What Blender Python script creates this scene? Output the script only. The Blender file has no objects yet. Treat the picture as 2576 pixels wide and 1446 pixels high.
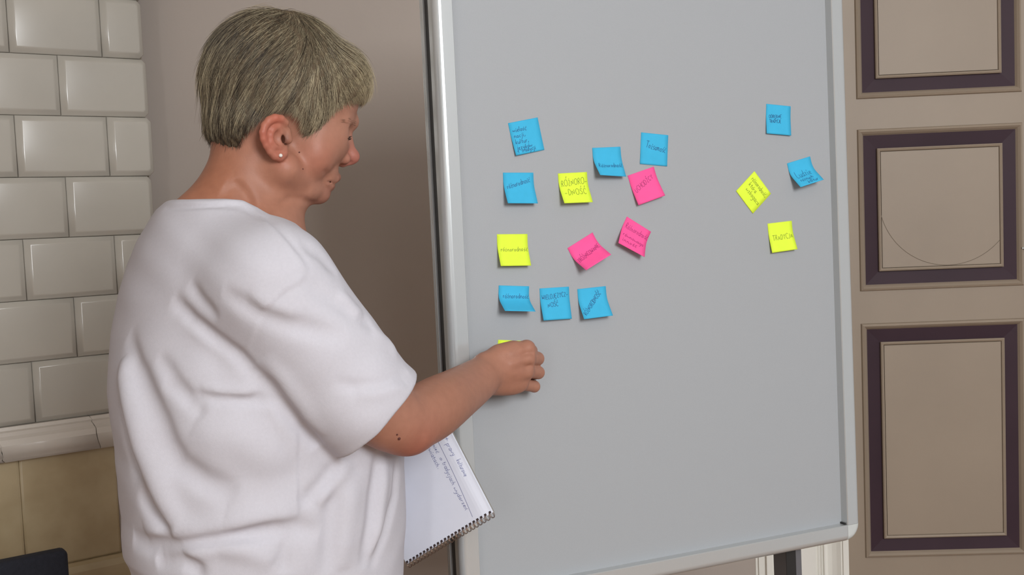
import bpy, bmesh, math, random
import numpy as np
from mathutils import Vector, Matrix

random.seed(7); rng = np.random.default_rng(7)
scene = bpy.context.scene
COL = scene.collection

# ------------------------------------------------------------------ camera, world, light, exposure
F_PX, CXP, CYP = 2691.66, 1288.0, 723.0
CAM = np.array([0.0, 0.0, 1.40])
PITCH, ROLL = 0.0654, 0.0412
_F = np.array([0, math.cos(PITCH), -math.sin(PITCH)])
_Z = np.array([0, math.sin(PITCH), math.cos(PITCH)])
_X = np.array([1.0, 0, 0])
_R = math.cos(ROLL) * _X - math.sin(ROLL) * _Z
_U = math.sin(ROLL) * _X + math.cos(ROLL) * _Z

cd = bpy.data.cameras.new('camera'); cam = bpy.data.objects.new('camera', cd); COL.objects.link(cam)
cd.sensor_fit = 'HORIZONTAL'; cd.sensor_width = 36; cd.lens = 36 * F_PX / 2576
cd.clip_start = 0.05
cam.matrix_world = Matrix(((_R[0], _U[0], -_F[0], CAM[0]), (_R[1], _U[1], -_F[1], CAM[1]),
                           (_R[2], _U[2], -_F[2], CAM[2]), (0, 0, 0, 1)))
scene.camera = cam
scene.view_settings.view_transform = 'Standard'
scene.view_settings.look = 'None'
scene.view_settings.gamma = 1.0
scene.view_settings.use_curve_mapping = False
scene.view_settings.exposure = 0.0

world = bpy.data.worlds.new('room_daylight'); scene.world = world; world.use_nodes = True
bg = world.node_tree.nodes['Background']
bg.inputs[0].default_value = (0.95, 0.96, 1.0, 1); bg.inputs[1].default_value = 0.36

def area_light(name, loc, target, sx, sy, power, color):
    ld = bpy.data.lights.new(name, 'AREA'); ld.shape = 'RECTANGLE'; ld.size = sx; ld.size_y = sy
    ld.energy = power; ld.color = color
    o = bpy.data.objects.new(name, ld); COL.objects.link(o); o.location = loc
    o.rotation_euler = (Vector(target) - Vector(loc)).to_track_quat('-Z', 'Y').to_euler()
    return o
# daylight from the windows behind and beside the photographer
area_light('window_light_right', (1.65, -2.15, 2.5), (0.0, 1.7, 1.15), 1.2, 1.2, 128, (0.96, 0.98, 1.0))
area_light('window_light_left', (-1.2, -2.7, 1.8), (-0.3, 1.7, 1.2), 0.30, 1.7, 13, (1.0, 0.99, 0.97))

# ------------------------------------------------------------------ helpers
def srgb(r, g, b):
    f = lambda c: (c / 255) / 12.92 if c <= 10 else ((c / 255 + 0.055) / 1.055) ** 2.4
    return (f(r), f(g), f(b), 1.0)

def ray(px, py):
    d = _F + _R * ((px - CXP) / F_PX) - _U * ((py - CYP) / F_PX)
    return d
def P(px, py, Y):                        # point seen at a pixel of the photograph, at room depth Y
    d = ray(px, py); return CAM + d * (Y / d[1])
def on_plane(px, py, O, n):
    d = ray(px, py); return CAM + d * (np.dot(O - CAM, n) / np.dot(d, n))
def proj(p):
    d = np.asarray(p) - CAM; z = d @ _F
    return np.array([CXP + F_PX * (d @ _R) / z, CYP - F_PX * (d @ _U) / z])

def mat(name, color, rough=0.6, metal=0.0, vary=0.0, vscale=8.0, bump=0.0, bscale=200.0, spec=0.5,
        attr=None, coat=0.0, sss=0.0, dark=None, stretch=None):
    m = bpy.data.materials.new(name); m.use_nodes = True
    nt = m.node_tree; N = nt.nodes; L = nt.links
    b = N['Principled BSDF']
    b.inputs['Base Color'].default_value = color
    b.inputs['Roughness'].default_value = rough; b.inputs['Metallic'].default_value = metal
    b.inputs['Specular IOR Level'].default_value = spec
    if coat: b.inputs['Coat Weight'].default_value = coat; b.inputs['Coat Roughness'].default_value = 0.08
    if sss:
        b.inputs['Subsurface Weight'].default_value = sss
        b.inputs['Subsurface Radius'].default_value = (1.0, 0.35, 0.2)
        b.inputs['Subsurface Scale'].default_value = 0.006
    tc = N.new('ShaderNodeTexCoord')
    src = tc.outputs['Object']
    if stretch:
        mp = N.new('ShaderNodeMapping'); mp.inputs['Scale'].default_value = stretch
        L.new(src, mp.inputs['Vector']); src = mp.outputs['Vector']
    colsock = None
    if attr:
        a = N.new('ShaderNodeAttribute'); a.attribute_name = attr
        colsock = a.outputs['Color']
    if vary:
        n = N.new('ShaderNodeTexNoise'); n.inputs['Scale'].default_value = vscale; n.inputs['Detail'].default_value = 5
        L.new(src, n.inputs['Vector'])
        r = N.new('ShaderNodeMapRange'); r.inputs['From Min'].default_value = 0.3; r.inputs['From Max'].default_value = 0.7
        L.new(n.outputs['Fac'], r.inputs['Value'])
        mx = N.new('ShaderNodeMix'); mx.data_type = 'RGBA'
        L.new(r.outputs['Result'], mx.inputs['Factor'])
        if dark is None:
            if colsock is None:
                mx.inputs['A'].default_value = tuple(c * (1 - vary) for c in color[:3]) + (1,)
                mx.inputs['B'].default_value = tuple(min(1, c * (1 + vary)) for c in color[:3]) + (1,)
            else:
                mu = N.new('ShaderNodeMix'); mu.data_type = 'RGBA'; mu.blend_type = 'MULTIPLY'; mu.inputs['Factor'].default_value = 1
                L.new(colsock, mu.inputs['A']); mu.inputs['B'].default_value = (1 - vary, 1 - vary * 1.15, 1 - vary * 1.2, 1)
                L.new(mu.outputs['Result'], mx.inputs['A']); L.new(colsock, mx.inputs['B'])
        else:
            mx.inputs['A'].default_value = color; mx.inputs['B'].default_value = dark
        colsock = mx.outputs['Result']
    if colsock is not None: L.new(colsock, b.inputs['Base Color'])
    if bump:
        n = N.new('ShaderNodeTexNoise'); n.inputs['Scale'].default_value = bscale; n.inputs['Detail'].default_value = 3
        L.new(src, n.inputs['Vector'])
        bp = N.new('ShaderNodeBump'); bp.inputs['Strength'].default_value = bump; bp.inputs['Distance'].default_value = 0.002
        L.new(n.outputs['Fac'], bp.inputs['Height']); L.new(bp.outputs['Normal'], b.inputs['Normal'])
    return m

def link(name, verts, faces, material, parent=None, smooth=False, mats=None, fmat=None):
    me = bpy.data.meshes.new(name)
    me.from_pydata([tuple(map(float, v)) for v in verts], [], [tuple(int(i) for i in f) for f in faces])
    for m in (mats or [material]): me.materials.append(m)
    if fmat is not None: me.polygons.foreach_set('material_index', np.asarray(fmat, dtype=np.int32))
    if smooth: me.polygons.foreach_set('use_smooth', [True] * len(me.polygons))
    me.update()
    o = bpy.data.objects.new(name, me); COL.objects.link(o)
    if parent is not None: o.parent = parent
    return o

def big_mesh(name, V, Q, material, parent=None, colors=None):
    me = bpy.data.meshes.new(name)
    me.vertices.add(len(V)); me.vertices.foreach_set('co', np.ascontiguousarray(V, dtype=np.float32).ravel())
    k = Q.shape[1]
    me.loops.add(Q.size); me.loops.foreach_set('vertex_index', np.ascontiguousarray(Q, dtype=np.int32).ravel())
    me.polygons.add(len(Q)); me.polygons.foreach_set('loop_start', np.arange(0, Q.size, k, dtype=np.int32))
    me.polygons.foreach_set('use_smooth', np.ones(len(Q), dtype=bool))
    me.materials.append(material)
    me.update(calc_edges=True); me.validate()
    if colors is not None:
        a = me.color_attributes.new('tint', 'FLOAT_COLOR', 'POINT')
        a.data.foreach_set('color', np.ascontiguousarray(np.c_[colors, np.ones(len(colors))], dtype=np.float32).ravel())
    o = bpy.data.objects.new(name, me); COL.objects.link(o)
    if parent is not None: o.parent = parent
    return o

def empty(name, loc, label=None, cat=None, group=None, kind=None, M=None):
    o = bpy.data.objects.new(name, None); COL.objects.link(o); o.empty_display_size = 0.1
    if M is not None: o.matrix_world = M
    else: o.location = loc
    tag(o, label, cat, group, kind); return o
def tag(o, label=None, cat=None, group=None, kind=None):
    if label: o['label'] = label
    if cat: o['category'] = cat
    if group: o['group'] = group
    if kind: o['kind'] = kind
    return o

def box_vf(x0, x1, y0, y1, z0, z1):
    v = [(x0, y0, z0), (x1, y0, z0), (x1, y1, z0), (x0, y1, z0), (x0, y0, z1), (x1, y0, z1), (x1, y1, z1), (x0, y1, z1)]
    f = [(0, 3, 2, 1), (4, 5, 6, 7), (0, 1, 5, 4), (1, 2, 6, 5), (2, 3, 7, 6), (3, 0, 4, 7)]
    return v, f
def box(name, x0, x1, y0, y1, z0, z1, m, parent=None, bevel=0.0, seg=2):
    v, f = box_vf(x0, x1, y0, y1, z0, z1)
    if not bevel: return link(name, v, f, m, parent)
    bm = bmesh.new(); vs = [bm.verts.new(p) for p in v]
    for q in f: bm.faces.new([vs[i] for i in q])
    bmesh.ops.bevel(bm, geom=bm.edges[:], offset=bevel, segments=seg, profile=0.5, affect='EDGES')
    me = bpy.data.meshes.new(name); bm.to_mesh(me); bm.free(); me.materials.append(m)
    me.polygons.foreach_set('use_smooth', [True] * len(me.polygons))
    me.update()
    o = bpy.data.objects.new(name, me); COL.objects.link(o)
    if parent is not None: o.parent = parent
    return o

def prism(name, prof, axis_fn, t0, t1, m, parent=None, smooth=False, close=True):
    """prof: list of (a,b); axis_fn(a,b,t)->xyz; extruded from t0 to t1"""
    n = len(prof)
    v = [axis_fn(a, b, t0) for a, b in prof] + [axis_fn(a, b, t1) for a, b in prof]
    f = [(i, (i + 1) % n, n + (i + 1) % n, n + i) for i in range(n if close else n - 1)]
    if close: f += [tuple(range(n))[::-1], tuple(range(n, 2 * n))]
    return link(name, v, f, m, parent, smooth)

# ------------------------------------------------------------------ implicit surface modelling (sculpting kit)
class Prim:
    __slots__ = ('f', 'lo', 'hi', 'k', 'op')
    def __init__(s, f, lo, hi, k, op): s.f, s.lo, s.hi, s.k, s.op = f, np.asarray(lo, float), np.asarray(hi, float), k, op

def rcone(a, b, ra, rb, k=0.01, op='u'):
    a = np.asarray(a, float); b = np.asarray(b, float); ba = b - a; l2 = ba @ ba
    def f(p):
        pa = p - a; t = np.clip((pa @ ba) / l2, 0, 1)
        q = pa - t[:, None] * ba
        return np.sqrt((q * q).sum(1)) - (ra + (rb - ra) * t)
    r = max(ra, rb)
    return Prim(f, np.minimum(a, b) - r, np.maximum(a, b) + r, k, op)
def ball(c, r, k=0.01, op='u'):
    c = np.asarray(c, float)
    return Prim(lambda p: np.sqrt(((p - c) ** 2).sum(1)) - r, c - r, c + r, k, op)
def ell(c, rad, axes, k=0.01, op='u'):
    c = np.asarray(c, float); r = np.asarray(rad, float); A = np.asarray(axes, float)
    def f(p):
        q = (p - c) @ A.T
        k0 = np.sqrt(((q / r) ** 2).sum(1)); k1 = np.sqrt(((q / r ** 2) ** 2).sum(1)) + 1e-9
        return np.maximum(k0 * (k0 - 1) / k1, np.sqrt((q * q).sum(1)) - max(r))
    R = max(r); return Prim(f, c - R, c + R, k, op)
def chain(pts, rad, k=0.006, op='u'):
    return [rcone(pts[i], pts[i + 1], rad[i], rad[i + 1], k, op) for i in range(len(pts) - 1)]
def cut(f, k=0.003):                      # keep where f<0
    return Prim(f, (-9, -9, -9), (9, 9, 9), k, 'i')
def crease(pts, amp, w, taper=True):      # amp>0 raises a ridge, amp<0 presses a valley
    pts = np.asarray(pts, float)
    seg = np.diff(pts, axis=0); ln = np.sqrt((seg ** 2).sum(1)); cum = np.r_[0, np.cumsum(ln)]; T = cum[-1]
    def f(p):
        best = np.full(len(p), 9.0); tt = np.zeros(len(p))
        for i in range(len(seg)):
            pa = p - pts[i]; t = np.clip((pa @ seg[i]) / (ln[i] ** 2 + 1e-12), 0, 1)
            d = ((pa - t[:, None] * seg[i]) ** 2).sum(1); m = d < best
            best = np.where(m, d, best); tt = np.where(m, (cum[i] + t * ln[i]) / T, tt)
        g = np.exp(-best / (w * w))
        if taper: g = g * np.clip(np.minimum(tt, 1 - tt) * 4, 0, 1) ** 0.7
        return -amp * g
    R = 2.4 * w; return Prim(f, pts.min(0) - R, pts.max(0) + R, 0, 'd')

def smin(a, b, k):
    if k <= 0: return np.minimum(a, b)
    h = np.clip(0.5 + 0.5 * (b - a) / k, 0, 1)
    return b + (a - b) * h - k * h * (1 - h)

class SDF:
    def __init__(s, prims): s.p = prims
    def blocks(s, cen, half, pts):
        """cen (B,3), half-diagonal, pts (B,n,3) -> (B,n)"""
        B, n, _ = pts.shape
        val = np.full((B, n), 0.5)
        for q in s.p:
            if q.op == 'i': msk = np.ones(B, bool)
            else:
                d = np.maximum(np.maximum(q.lo - cen, cen - q.hi), 0); dd = np.sqrt((d * d).sum(1))
                msk = dd < half + q.k + (0.02 if q.op != 'd' else 0)
            if not msk.any(): continue
            x = q.f(pts[msk].reshape(-1, 3)).reshape(-1, n); v = val[msk]
            if q.op == 'u': v = smin(v, x, q.k)
            elif q.op == 's': v = -smin(-v, x, q.k)
            elif q.op == 'i': v = -smin(-v, -x, q.k)
            else: v = v + x
            val[msk] = v
        return val
    def __call__(s, p):
        p = np.asarray(p, float).reshape(-1, 3)
        return s.blocks(p, 0.03, p[:, None, :])[:, 0]
    def grad(s, p, e=0.001):
        g = np.stack([s(p + np.eye(3)[i] * e) - s(p - np.eye(3)[i] * e) for i in range(3)], 1)
        return g / (np.sqrt((g * g).sum(1))[:, None] + 1e-12)
    def trace(s, px, py, y0=0.9):
        d = ray(px, py); d = d / np.linalg.norm(d); t = y0
        for _ in range(200):
            v = float(s((CAM + d * t)[None])[0])
            if v < 2e-4 or t > 3: break
            t += max(min(v * 0.8, 0.05), 2e-4)
        return CAM + d * t
    def mesh(s, lo, hi, h, n=8):
        lo = np.asarray(lo, float); hi = np.asarray(hi, float)
        size = 8 * n * h
        dims = np.ceil((hi - lo) / size).astype(int)
        idx = np.stack(np.meshgrid(*[np.arange(x) for x in dims], indexing='ij'), -1).reshape(-1, 3)
        mult = 8
        while True:
            size = mult * n * h; half = size * 0.5 * math.sqrt(3)
            cen = lo + (idx + 0.5) * size
            d = s.blocks(cen, half * 1.2, cen[:, None, :])[:, 0]
            idx = idx[np.abs(d) < half * 1.4 + 0.010]
            if mult == 1: break
            mult //= 2
            off = np.stack(np.meshgrid([0, 1], [0, 1], [0, 1], indexing='ij'), -1).reshape(-1, 3)
            idx = (idx[:, None, :] * 2 + off).reshape(-1, 3)
        m = n + 1
        g = np.stack(np.meshgrid(*[np.arange(m)] * 3, indexing='ij'), -1).reshape(-1, 3)
        keys, pos, edges = [], [], [[], [], []]
        STR = 1 << 20
        def key(c): return (c[..., 0].astype(np.int64) * STR + c[..., 1]) * STR + c[..., 2]
        corners = [(i, j, k) for i in (0, 1) for j in (0, 1) for k in (0, 1)]
        for b0 in range(0, len(idx), 1200):
            bi = idx[b0:b0 + 1200]
            pts = lo + (bi[:, None, :] * n + g[None]) * h
            cen = lo + (bi + 0.5) * n * h
            V = s.blocks(cen, n * h * 0.87, pts).reshape(-1, m, m, m)
            sg = V < 0
            any_ = sg.reshape(len(bi), -1).any(1) & ~sg.reshape(len(bi), -1).all(1)
            bi = bi[any_]; V = V[any_]; sg = sg[any_]
            if not len(bi): continue
            sl = lambda A, c: A[:, c[0]:c[0] + n, c[1]:c[1] + n, c[2]:c[2] + n]
            cnt = sum(sl(sg, c).astype(np.int8) for c in corners)
            act = (cnt > 0) & (cnt < 8)
            w = np.argwhere(act)
            cv = {c: sl(V, c)[act] for c in corners}
            acc = np.zeros((len(w), 3)); num = np.zeros(len(w))
            for c in corners:
                for ax in range(3):
                    if c[ax]: continue
                    e = list(c); e[ax] = 1; e = tuple(e)
                    a, bb = cv[c], cv[e]; x = (a < 0) != (bb < 0)
                    t = np.where(x, a / np.where(x, a - bb, 1), 0)
                    pt = np.array(c, float)[None].repeat(len(w), 0); pt[:, ax] = t
                    acc += pt * x[:, None]; num += x
            cell = bi[w[:, 0]] * n + w[:, 1:]
            keys.append(key(cell)); pos.append(lo + (cell + acc / num[:, None]) * h)
            for ax in range(3):
                A = sg[:, :n, :n, :n]
                o = [0, 0, 0]; o[ax] = 1
                Bv = sl(sg, o); x = np.argwhere(A != Bv)
                if len(x):
                    edges[ax].append(np.c_[bi[x[:, 0]] * n + x[:, 1:], A[tuple(x.T)].astype(int)])
        keys = np.concatenate(keys); pos = np.concatenate(pos)
        o = np.argsort(keys); keys = keys[o]; pos = pos[o]
        def look(c):
            k = key(c); i = np.clip(np.searchsorted(keys, k), 0, len(keys) - 1)
            return np.where(keys[i] == k, i, -1)
        Q = []
        for ax in range(3):
            if not edges[ax]: continue
            E = np.concatenate(edges[ax]); c = E[:, :3]; ins = E[:, 3] == 1
            u, v = np.zeros(3, int), np.zeros(3, int); u[(ax + 1) % 3] = 1; v[(ax + 2) % 3] = 1
            q = np.stack([look(c - u - v), look(c - v), look(c), look(c - u)], 1)
            q = np.where(ins[:, None], q, q[:, ::-1]); Q.append(q[(q >= 0).all(1)])
        return pos, np.concatenate(Q)

def relax(V, Q, it=1, lam=0.5):
    for _ in range(it):
        s = np.zeros_like(V); c = np.zeros(len(V))
        for i in range(4):
            for j in (1, 3):
                np.add.at(s, Q[:, i], V[Q[:, (i + j) % 4]]); np.add.at(c, Q[:, i], 1)
        V = V + lam * (s / np.maximum(c, 1)[:, None] - V)
    return V

# ------------------------------------------------------------------ materials
M_WALL = mat('wall_plaster', srgb(174, 163, 154), 0.8, vary=0.05, vscale=1.6, bump=0.12, bscale=90)
M_WHITE = mat('white_gloss_paint', srgb(232, 230, 222), 0.35, vary=0.03, vscale=6)
M_DOOR = mat('taupe_door_paint', srgb(152, 137, 120), 0.5, vary=0.05, vscale=3.5, bump=0.1, bscale=60)
M_PURPLE = mat('purple_door_paint', srgb(60, 43, 51), 0.55, vary=0.08, vscale=6, spec=0.2)
M_TILE = mat('white_glazed_tile', srgb(180, 175, 165), 0.2, vary=0.045, vscale=5, bump=0.05, bscale=14)
M_CREAM = mat('cream_glazed_tile', srgb(194, 177, 143), 0.35, vary=0.10, vscale=5, bump=0.06, bscale=14, dark=srgb(156, 134, 98))
M_CORNICE = mat('glazed_cornice', srgb(208, 200, 190), 0.3, vary=0.06, vscale=7, bump=0.1, bscale=30)
M_GROUT = mat('dirty_grout', srgb(148, 138, 122), 0.9, vary=0.2, vscale=30)
M_PANEL = mat('grey_board_surface', srgb(163, 166, 169), 0.55, vary=0.025, vscale=900, spec=0.3)
M_ALU = mat('brushed_aluminium', srgb(198, 201, 201), 0.2, metal=0.4, vary=0.012, vscale=40, stretch=(60, 60, 1))
M_GREY = mat('grey_plastic_corner', srgb(196, 200, 198), 0.4)
M_DARK = mat('dark_rubber_gap', srgb(38, 37, 36), 0.5)
M_LEG = mat('grey_steel_leg', srgb(120, 120, 124), 0.35, metal=0.4)
M_NAVY = mat('dark_navy_fabric', srgb(36, 38, 48), 0.9, vary=0.15, vscale=120, bump=0.3, bscale=500)
M_FLOOR = mat('oak_floor', srgb(150, 112, 76), 0.4, vary=0.15, vscale=6, stretch=(1, 8, 1))
M_CEIL = mat('ceiling_paint', srgb(232, 230, 224), 0.9)
M_BLUE = mat('blue_note_paper', srgb(66, 180, 222), 0.75, vary=0.03, vscale=60, spec=0.2)
M_YELLOW = mat('yellow_note_paper', srgb(226, 252, 70), 0.75, vary=0.03, vscale=60, spec=0.2)
M_PINK = mat('pink_note_paper', srgb(255, 92, 158), 0.75, vary=0.03, vscale=60, spec=0.2)
M_INK_B = mat('blue_ink', srgb(22, 62, 120), 0.6)
M_INK_Y = mat('olive_ink_on_yellow', srgb(92, 108, 30), 0.6)
M_INK_P = mat('violet_ink_on_pink', srgb(140, 24, 100), 0.6)
M_INK_N = mat('ballpoint_ink', srgb(112, 115, 162), 0.6)
M_PAPER = mat('white_paper', srgb(226, 229, 240), 0.8, vary=0.015, vscale=30, spec=0.2)
M_COVER = mat('grey_card_cover', srgb(150, 146, 140), 0.7)
M_WIRE = mat('bronze_wire', srgb(128, 106, 92), 0.3, metal=0.8)
M_HOLE = mat('dark_hole', srgb(52, 40, 42), 0.9)
M_SHIRT = mat('white_cotton', srgb(199, 197, 204), 0.9, vary=0.02, vscale=300, bump=0.10, bscale=900, spec=0.15)
M_SKIN = mat('skin', srgb(190, 130, 104), 0.5, attr='tint', vary=0.10, vscale=90, bump=0.08, bscale=420, spec=0.35, sss=0.12)
M_HAIR = mat('ash_blond_hair_base', srgb(90, 77, 60), 0.7, vary=0.25, vscale=60, spec=0.2)
M_STRAND = mat('ash_blond_hair', srgb(150, 132, 100), 0.42, attr='tint', spec=0.35)
M_TROUSER = mat('dark_trousers', srgb(46, 50, 66), 0.9, vary=0.1, vscale=60, bump=0.2, bscale=300)
M_SHOE = mat('black_shoe', srgb(30, 29, 30), 0.5)
M_EYE = mat('eye_white', srgb(214, 204, 196), 0.2)
M_IRIS = mat('iris', srgb(60, 66, 70), 0.2)
M_LASH = mat('dark_lash', srgb(36, 28, 26), 0.7)
M_BROW = mat('brow_hair', srgb(140, 104, 80), 0.7)
M_MOLE = mat('brown_mole', srgb(84, 40, 34), 0.7)
M_PEARL = mat('pearl', srgb(226, 220, 212), 0.15, coat=0.6)
M_METAL = mat('door_latch_metal', srgb(180, 176, 168), 0.3, metal=0.9)

# ------------------------------------------------------------------ the setting
DTH = -0.05
ED = np.array([math.cos(DTH), math.sin(DTH), 0.0]); ND = np.array([math.sin(DTH), -math.cos(DTH), 0.0])   # ND points into the room
D0 = np.array([0.85, 2.75, 0.0])
def wallpt(x, w, z): return tuple(D0 + ED * x + ND * w + np.array([0, 0, z]))
def wallx(px, py):
    q = on_plane(px, py, D0, ND); return (q - D0) @ ED, q[2]
CEIL_Z = 3.1
def wall_slab(name, x0, x1, w0, w1, z0, z1, m, parent=None, kind='structure'):
    v, f = box_vf(x0, x1, w0, w1, z0, z1)
    return tag(link(name, [wallpt(*p) for p in v], f, m, parent), kind=kind)
x_door = wallx(2127, 1400)[0]
LEAF_W = 0.52
XW0, XW1 = -2.75, 1.9
wb = wall_slab('wall_back', XW0, x_door - 0.10, 0.0, -0.15, 0.0, CEIL_Z, M_WALL)
wall_slab('wall_back_right', x_door + 2 * LEAF_W + 0.10, XW1, 0.0, -0.15, 0.0, CEIL_Z, M_WALL)
wall_slab('wall_back_top', x_door - 0.10, x_door + 2 * LEAF_W + 0.10, 0.0, -0.15, 2.45, CEIL_Z, M_WALL)
XL = -1.76
v, f = box_vf(XL - 0.15, XL, -3.2, 3.05, 0, CEIL_Z); tag(link('wall_left', v, f, M_WALL), kind='structure')
v, f = box_vf(XL - 0.15, 2.9, -3.2, 3.05, -0.1, 0.0); tag(link('floor', v, f, M_FLOOR), kind='structure')
v, f = box_vf(XL - 0.15, 2.9, -3.2, 3.05, CEIL_Z, CEIL_Z + 0.1); tag(link('ceiling', v, f, M_CEIL), kind='structure')
box_b = wall_slab('baseboard_back', -0.75, x_door - 0.215, 0.015, 0.0, 0.0, 0.12, M_WHITE)

# door casing: one moulded profile running up the left jamb and across
def px_x(px, py=1430): return wallx(px, py)[0] - x_door
cas = [(0.0, -0.03), (0.0, 0.034), (px_x(2114), 0.034), (px_x(2112), 0.029), (px_x(2109), 0.030), (px_x(2100), 0.022), (px_x(2090), 0.016),
       (px_x(2080), 0.013), (px_x(2072), 0.014), (px_x(2071), 0.026), (px_x(2068), 0.026), (px_x(2066), 0.020), (px_x(2062), 0.024),
       (px_x(2059), 0.020), (px_x(2055), 0.024), (px_x(2051), 0.020), (px_x(2047), 0.024), (px_x(2045), 0.032), (px_x(2019), 0.032),
       (px_x(1985), 0.032), (px_x(1975), 0.030), (px_x(1965), 0.022), (px_x(1955), 0.016), (px_x(1942), 0.012), (px_x(1939), 0.020),
       (px_x(1926), 0.020), (px_x(1925), 0.009), (px_x(1908), 0.009), (px_x(1906), 0.003), (px_x(1901), 0.003), (px_x(1899), -0.001)]
tr = prism('trim_1', cas, lambda a, b, t: wallpt(x_door + a, b, t), 0.0, 2.38, M_WHITE); tag(tr, kind='structure')
tr2 = prism('trim_2', [(2.38, -0.03), (2.38, 0.034), (2.55, 0.030), (2.57, 0.0)],
            lambda a, b, t: wallpt(t, b, a), x_door - 0.2, x_door + 2 * LEAF_W + 0.2, M_WHITE); tag(tr2, kind='structure')

# door: leaf with raised panels, purple bands, beads and mouldings
door = empty('door_1', wallpt(x_door, 0, 0), 'taupe panelled door leaf with dark purple bands', None, None, 'structure')
def dlink(name, verts, faces, m, parent=door, smooth=False):
    o = link(name, [tuple(np.array(q) - np.array(door.location)) for q in verts], faces, m, parent, smooth); return o
def dslab(name, x0, x1, w0, w1, z0, z1, m):
    v, f = box_vf(x0, x1, w0, w1, z0, z1); return dlink(name, [wallpt(*p) for p in v], f, m)
def frame_ring(name, rects, m):
    """rects: list of (x0,x1,z0,z1,w) nested rings lofted into one mitred frame"""
    vs, fs = [], []
    for (x0, x1, z0, z1, w) in rects: vs += [wallpt(x0, w, z0), wallpt(x1, w, z0), wallpt(x1, w, z1), wallpt(x0, w, z1)]
    for r in range(len(rects) - 1):
        for i in range(4):
            j = (i + 1) % 4; fs.append((r * 4 + i, r * 4 + j, r * 4 + 4 + j, r * 4 + 4 + i))
    return dlink(name, vs, fs, m)
xa = wallx(2175, 350)[0]; xb = wallx(2560, 340)[0]
zt = [(wallx(2300, 226)[1], 2.25), (wallx(2300, 713)[1], wallx(2300, 335)[1]), (wallx(2300, 1388)[1], wallx(2300, 826)[1])]
BW = 0.034
for leaf_i in (0, 1):
    dx = leaf_i * (LEAF_W + 0.002)
    l0, l1 = x_door + 0.002 + dx, x_door + LEAF_W + dx
    dslab('leaf_back', l0, l1, -0.026, -0.045, 0.01, 2.37, M_DOOR)
    dslab('stile', l0, xa + dx - 0.0155, -0.012, -0.026, 0.01, 2.37, M_DOOR); dslab('stile', xb + dx + 0.0155, l1, -0.012, -0.026, 0.01, 2.37, M_DOOR)
    ed_ = [2.37] + [q for a_, b_ in zt for q in (b_ + 0.0155, a_ - 0.0155)] + [0.01]
    for r_i in range(0, len(ed_), 2): dslab('rail', xa + dx - 0.0155, xb + dx + 0.0155, -0.0121, -0.026, ed_[r_i + 1], ed_[r_i], M_DOOR)
    for (z0, z1) in zt:
        x0, x1 = xa + dx, xb + dx
        def inset(d, w): return (x0 + d, x1 - d, z0 + d, z1 - d, w)
        frame_ring('outer_moulding', [inset(-0.016, -0.012), inset(-0.014, -0.006), inset(-0.009, -0.003), inset(-0.004, -0.008), inset(0.0, -0.014)], M_DOOR)
        frame_ring('painted_band', [inset(0.0, -0.014), inset(BW, -0.018)], M_PURPLE)
        frame_ring('inner_bead', [inset(BW, -0.018), inset(BW, -0.010), inset(BW + 0.003, -0.0075), inset(BW + 0.007, -0.010), inset(BW + 0.009, -0.016)], M_DOOR)
        frame_ring('raised_panel', [inset(BW + 0.009, -0.016), inset(BW + 0.0095, -0.0125), inset(BW + 0.010, -0.0115)], M_DOOR)
        v4 = [wallpt(*q) for q in ((x0 + BW + .009, -.0116, z0 + BW + .009), (x1 - BW - .009, -.0116, z0 + BW + .009),
                                   (x1 - BW - .009, -.0116, z1 - BW - .009), (x0 + BW + .009, -.0116, z1 - BW - .009))]
        dlink('panel_field', v4, [(0, 1, 2, 3)], M_DOOR)
# faint round mark scratched on the middle panel
cxm, czm = wallx(2388, 490); rad = abs(wallx(2388, 667)[1] - czm)
vs, fs = [], []
NA = 60
for i in range(NA + 1):
    a = math.radians(168 + (318 - 168) * i / NA)
    for rr in (rad - 0.0007, rad + 0.0007): vs.append(wallpt(cxm + rr * 0.97 * math.cos(a), -0.0112, czm + rr * math.sin(a)))
    if i: k = 2 * i; fs.append((k - 2, k, k + 1, k - 1))
dlink('round_scratch', vs, fs, mat('scratch_brown', srgb(112, 98, 82), 0.7))
zl = wallx(2570, 624)[1]
dslab('latch', xb + 0.008, xb + 0.03, 0.0, -0.012, zl - 0.002, zl + 0.002, M_METAL)

# ------------------------------------------------------------------ tiled stove in the corner
STH = 0.6111
ES = np.array([math.cos(STH), math.sin(STH), 0]); NS = np.array([math.sin(STH), -math.cos(STH), 0])
S0 = np.array([-1.0, 2.65, 0.0])
def stovept(s, w, z): return np.array(S0 + ES * s + NS * w + np.array([0, 0, z]))
def stove_sz(px, py):
    q = on_plane(px, py, S0, NS); return (q - S0) @ ES, q[2]
SR = stove_sz(366, 150)[0]
SL = SR - 0.94
stove_origin = stovept(SR - 0.47, -0.1, 0)
stove = empty('tiled_stove', stove_origin, 'white corner stove of glossy glazed tiles with a cracked cornice', 'stove')
def slink(name, verts, faces, m, parent=stove, smooth=False):
    return link(name, [tuple(np.array(q) - stove_origin) for q in verts], faces, m, parent, smooth)
hrow = [1.9790, 1.8331, 1.6884, 1.5419, 1.3960, 1.2499, 1.1035, 0.9564]   # joint heights
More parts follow.
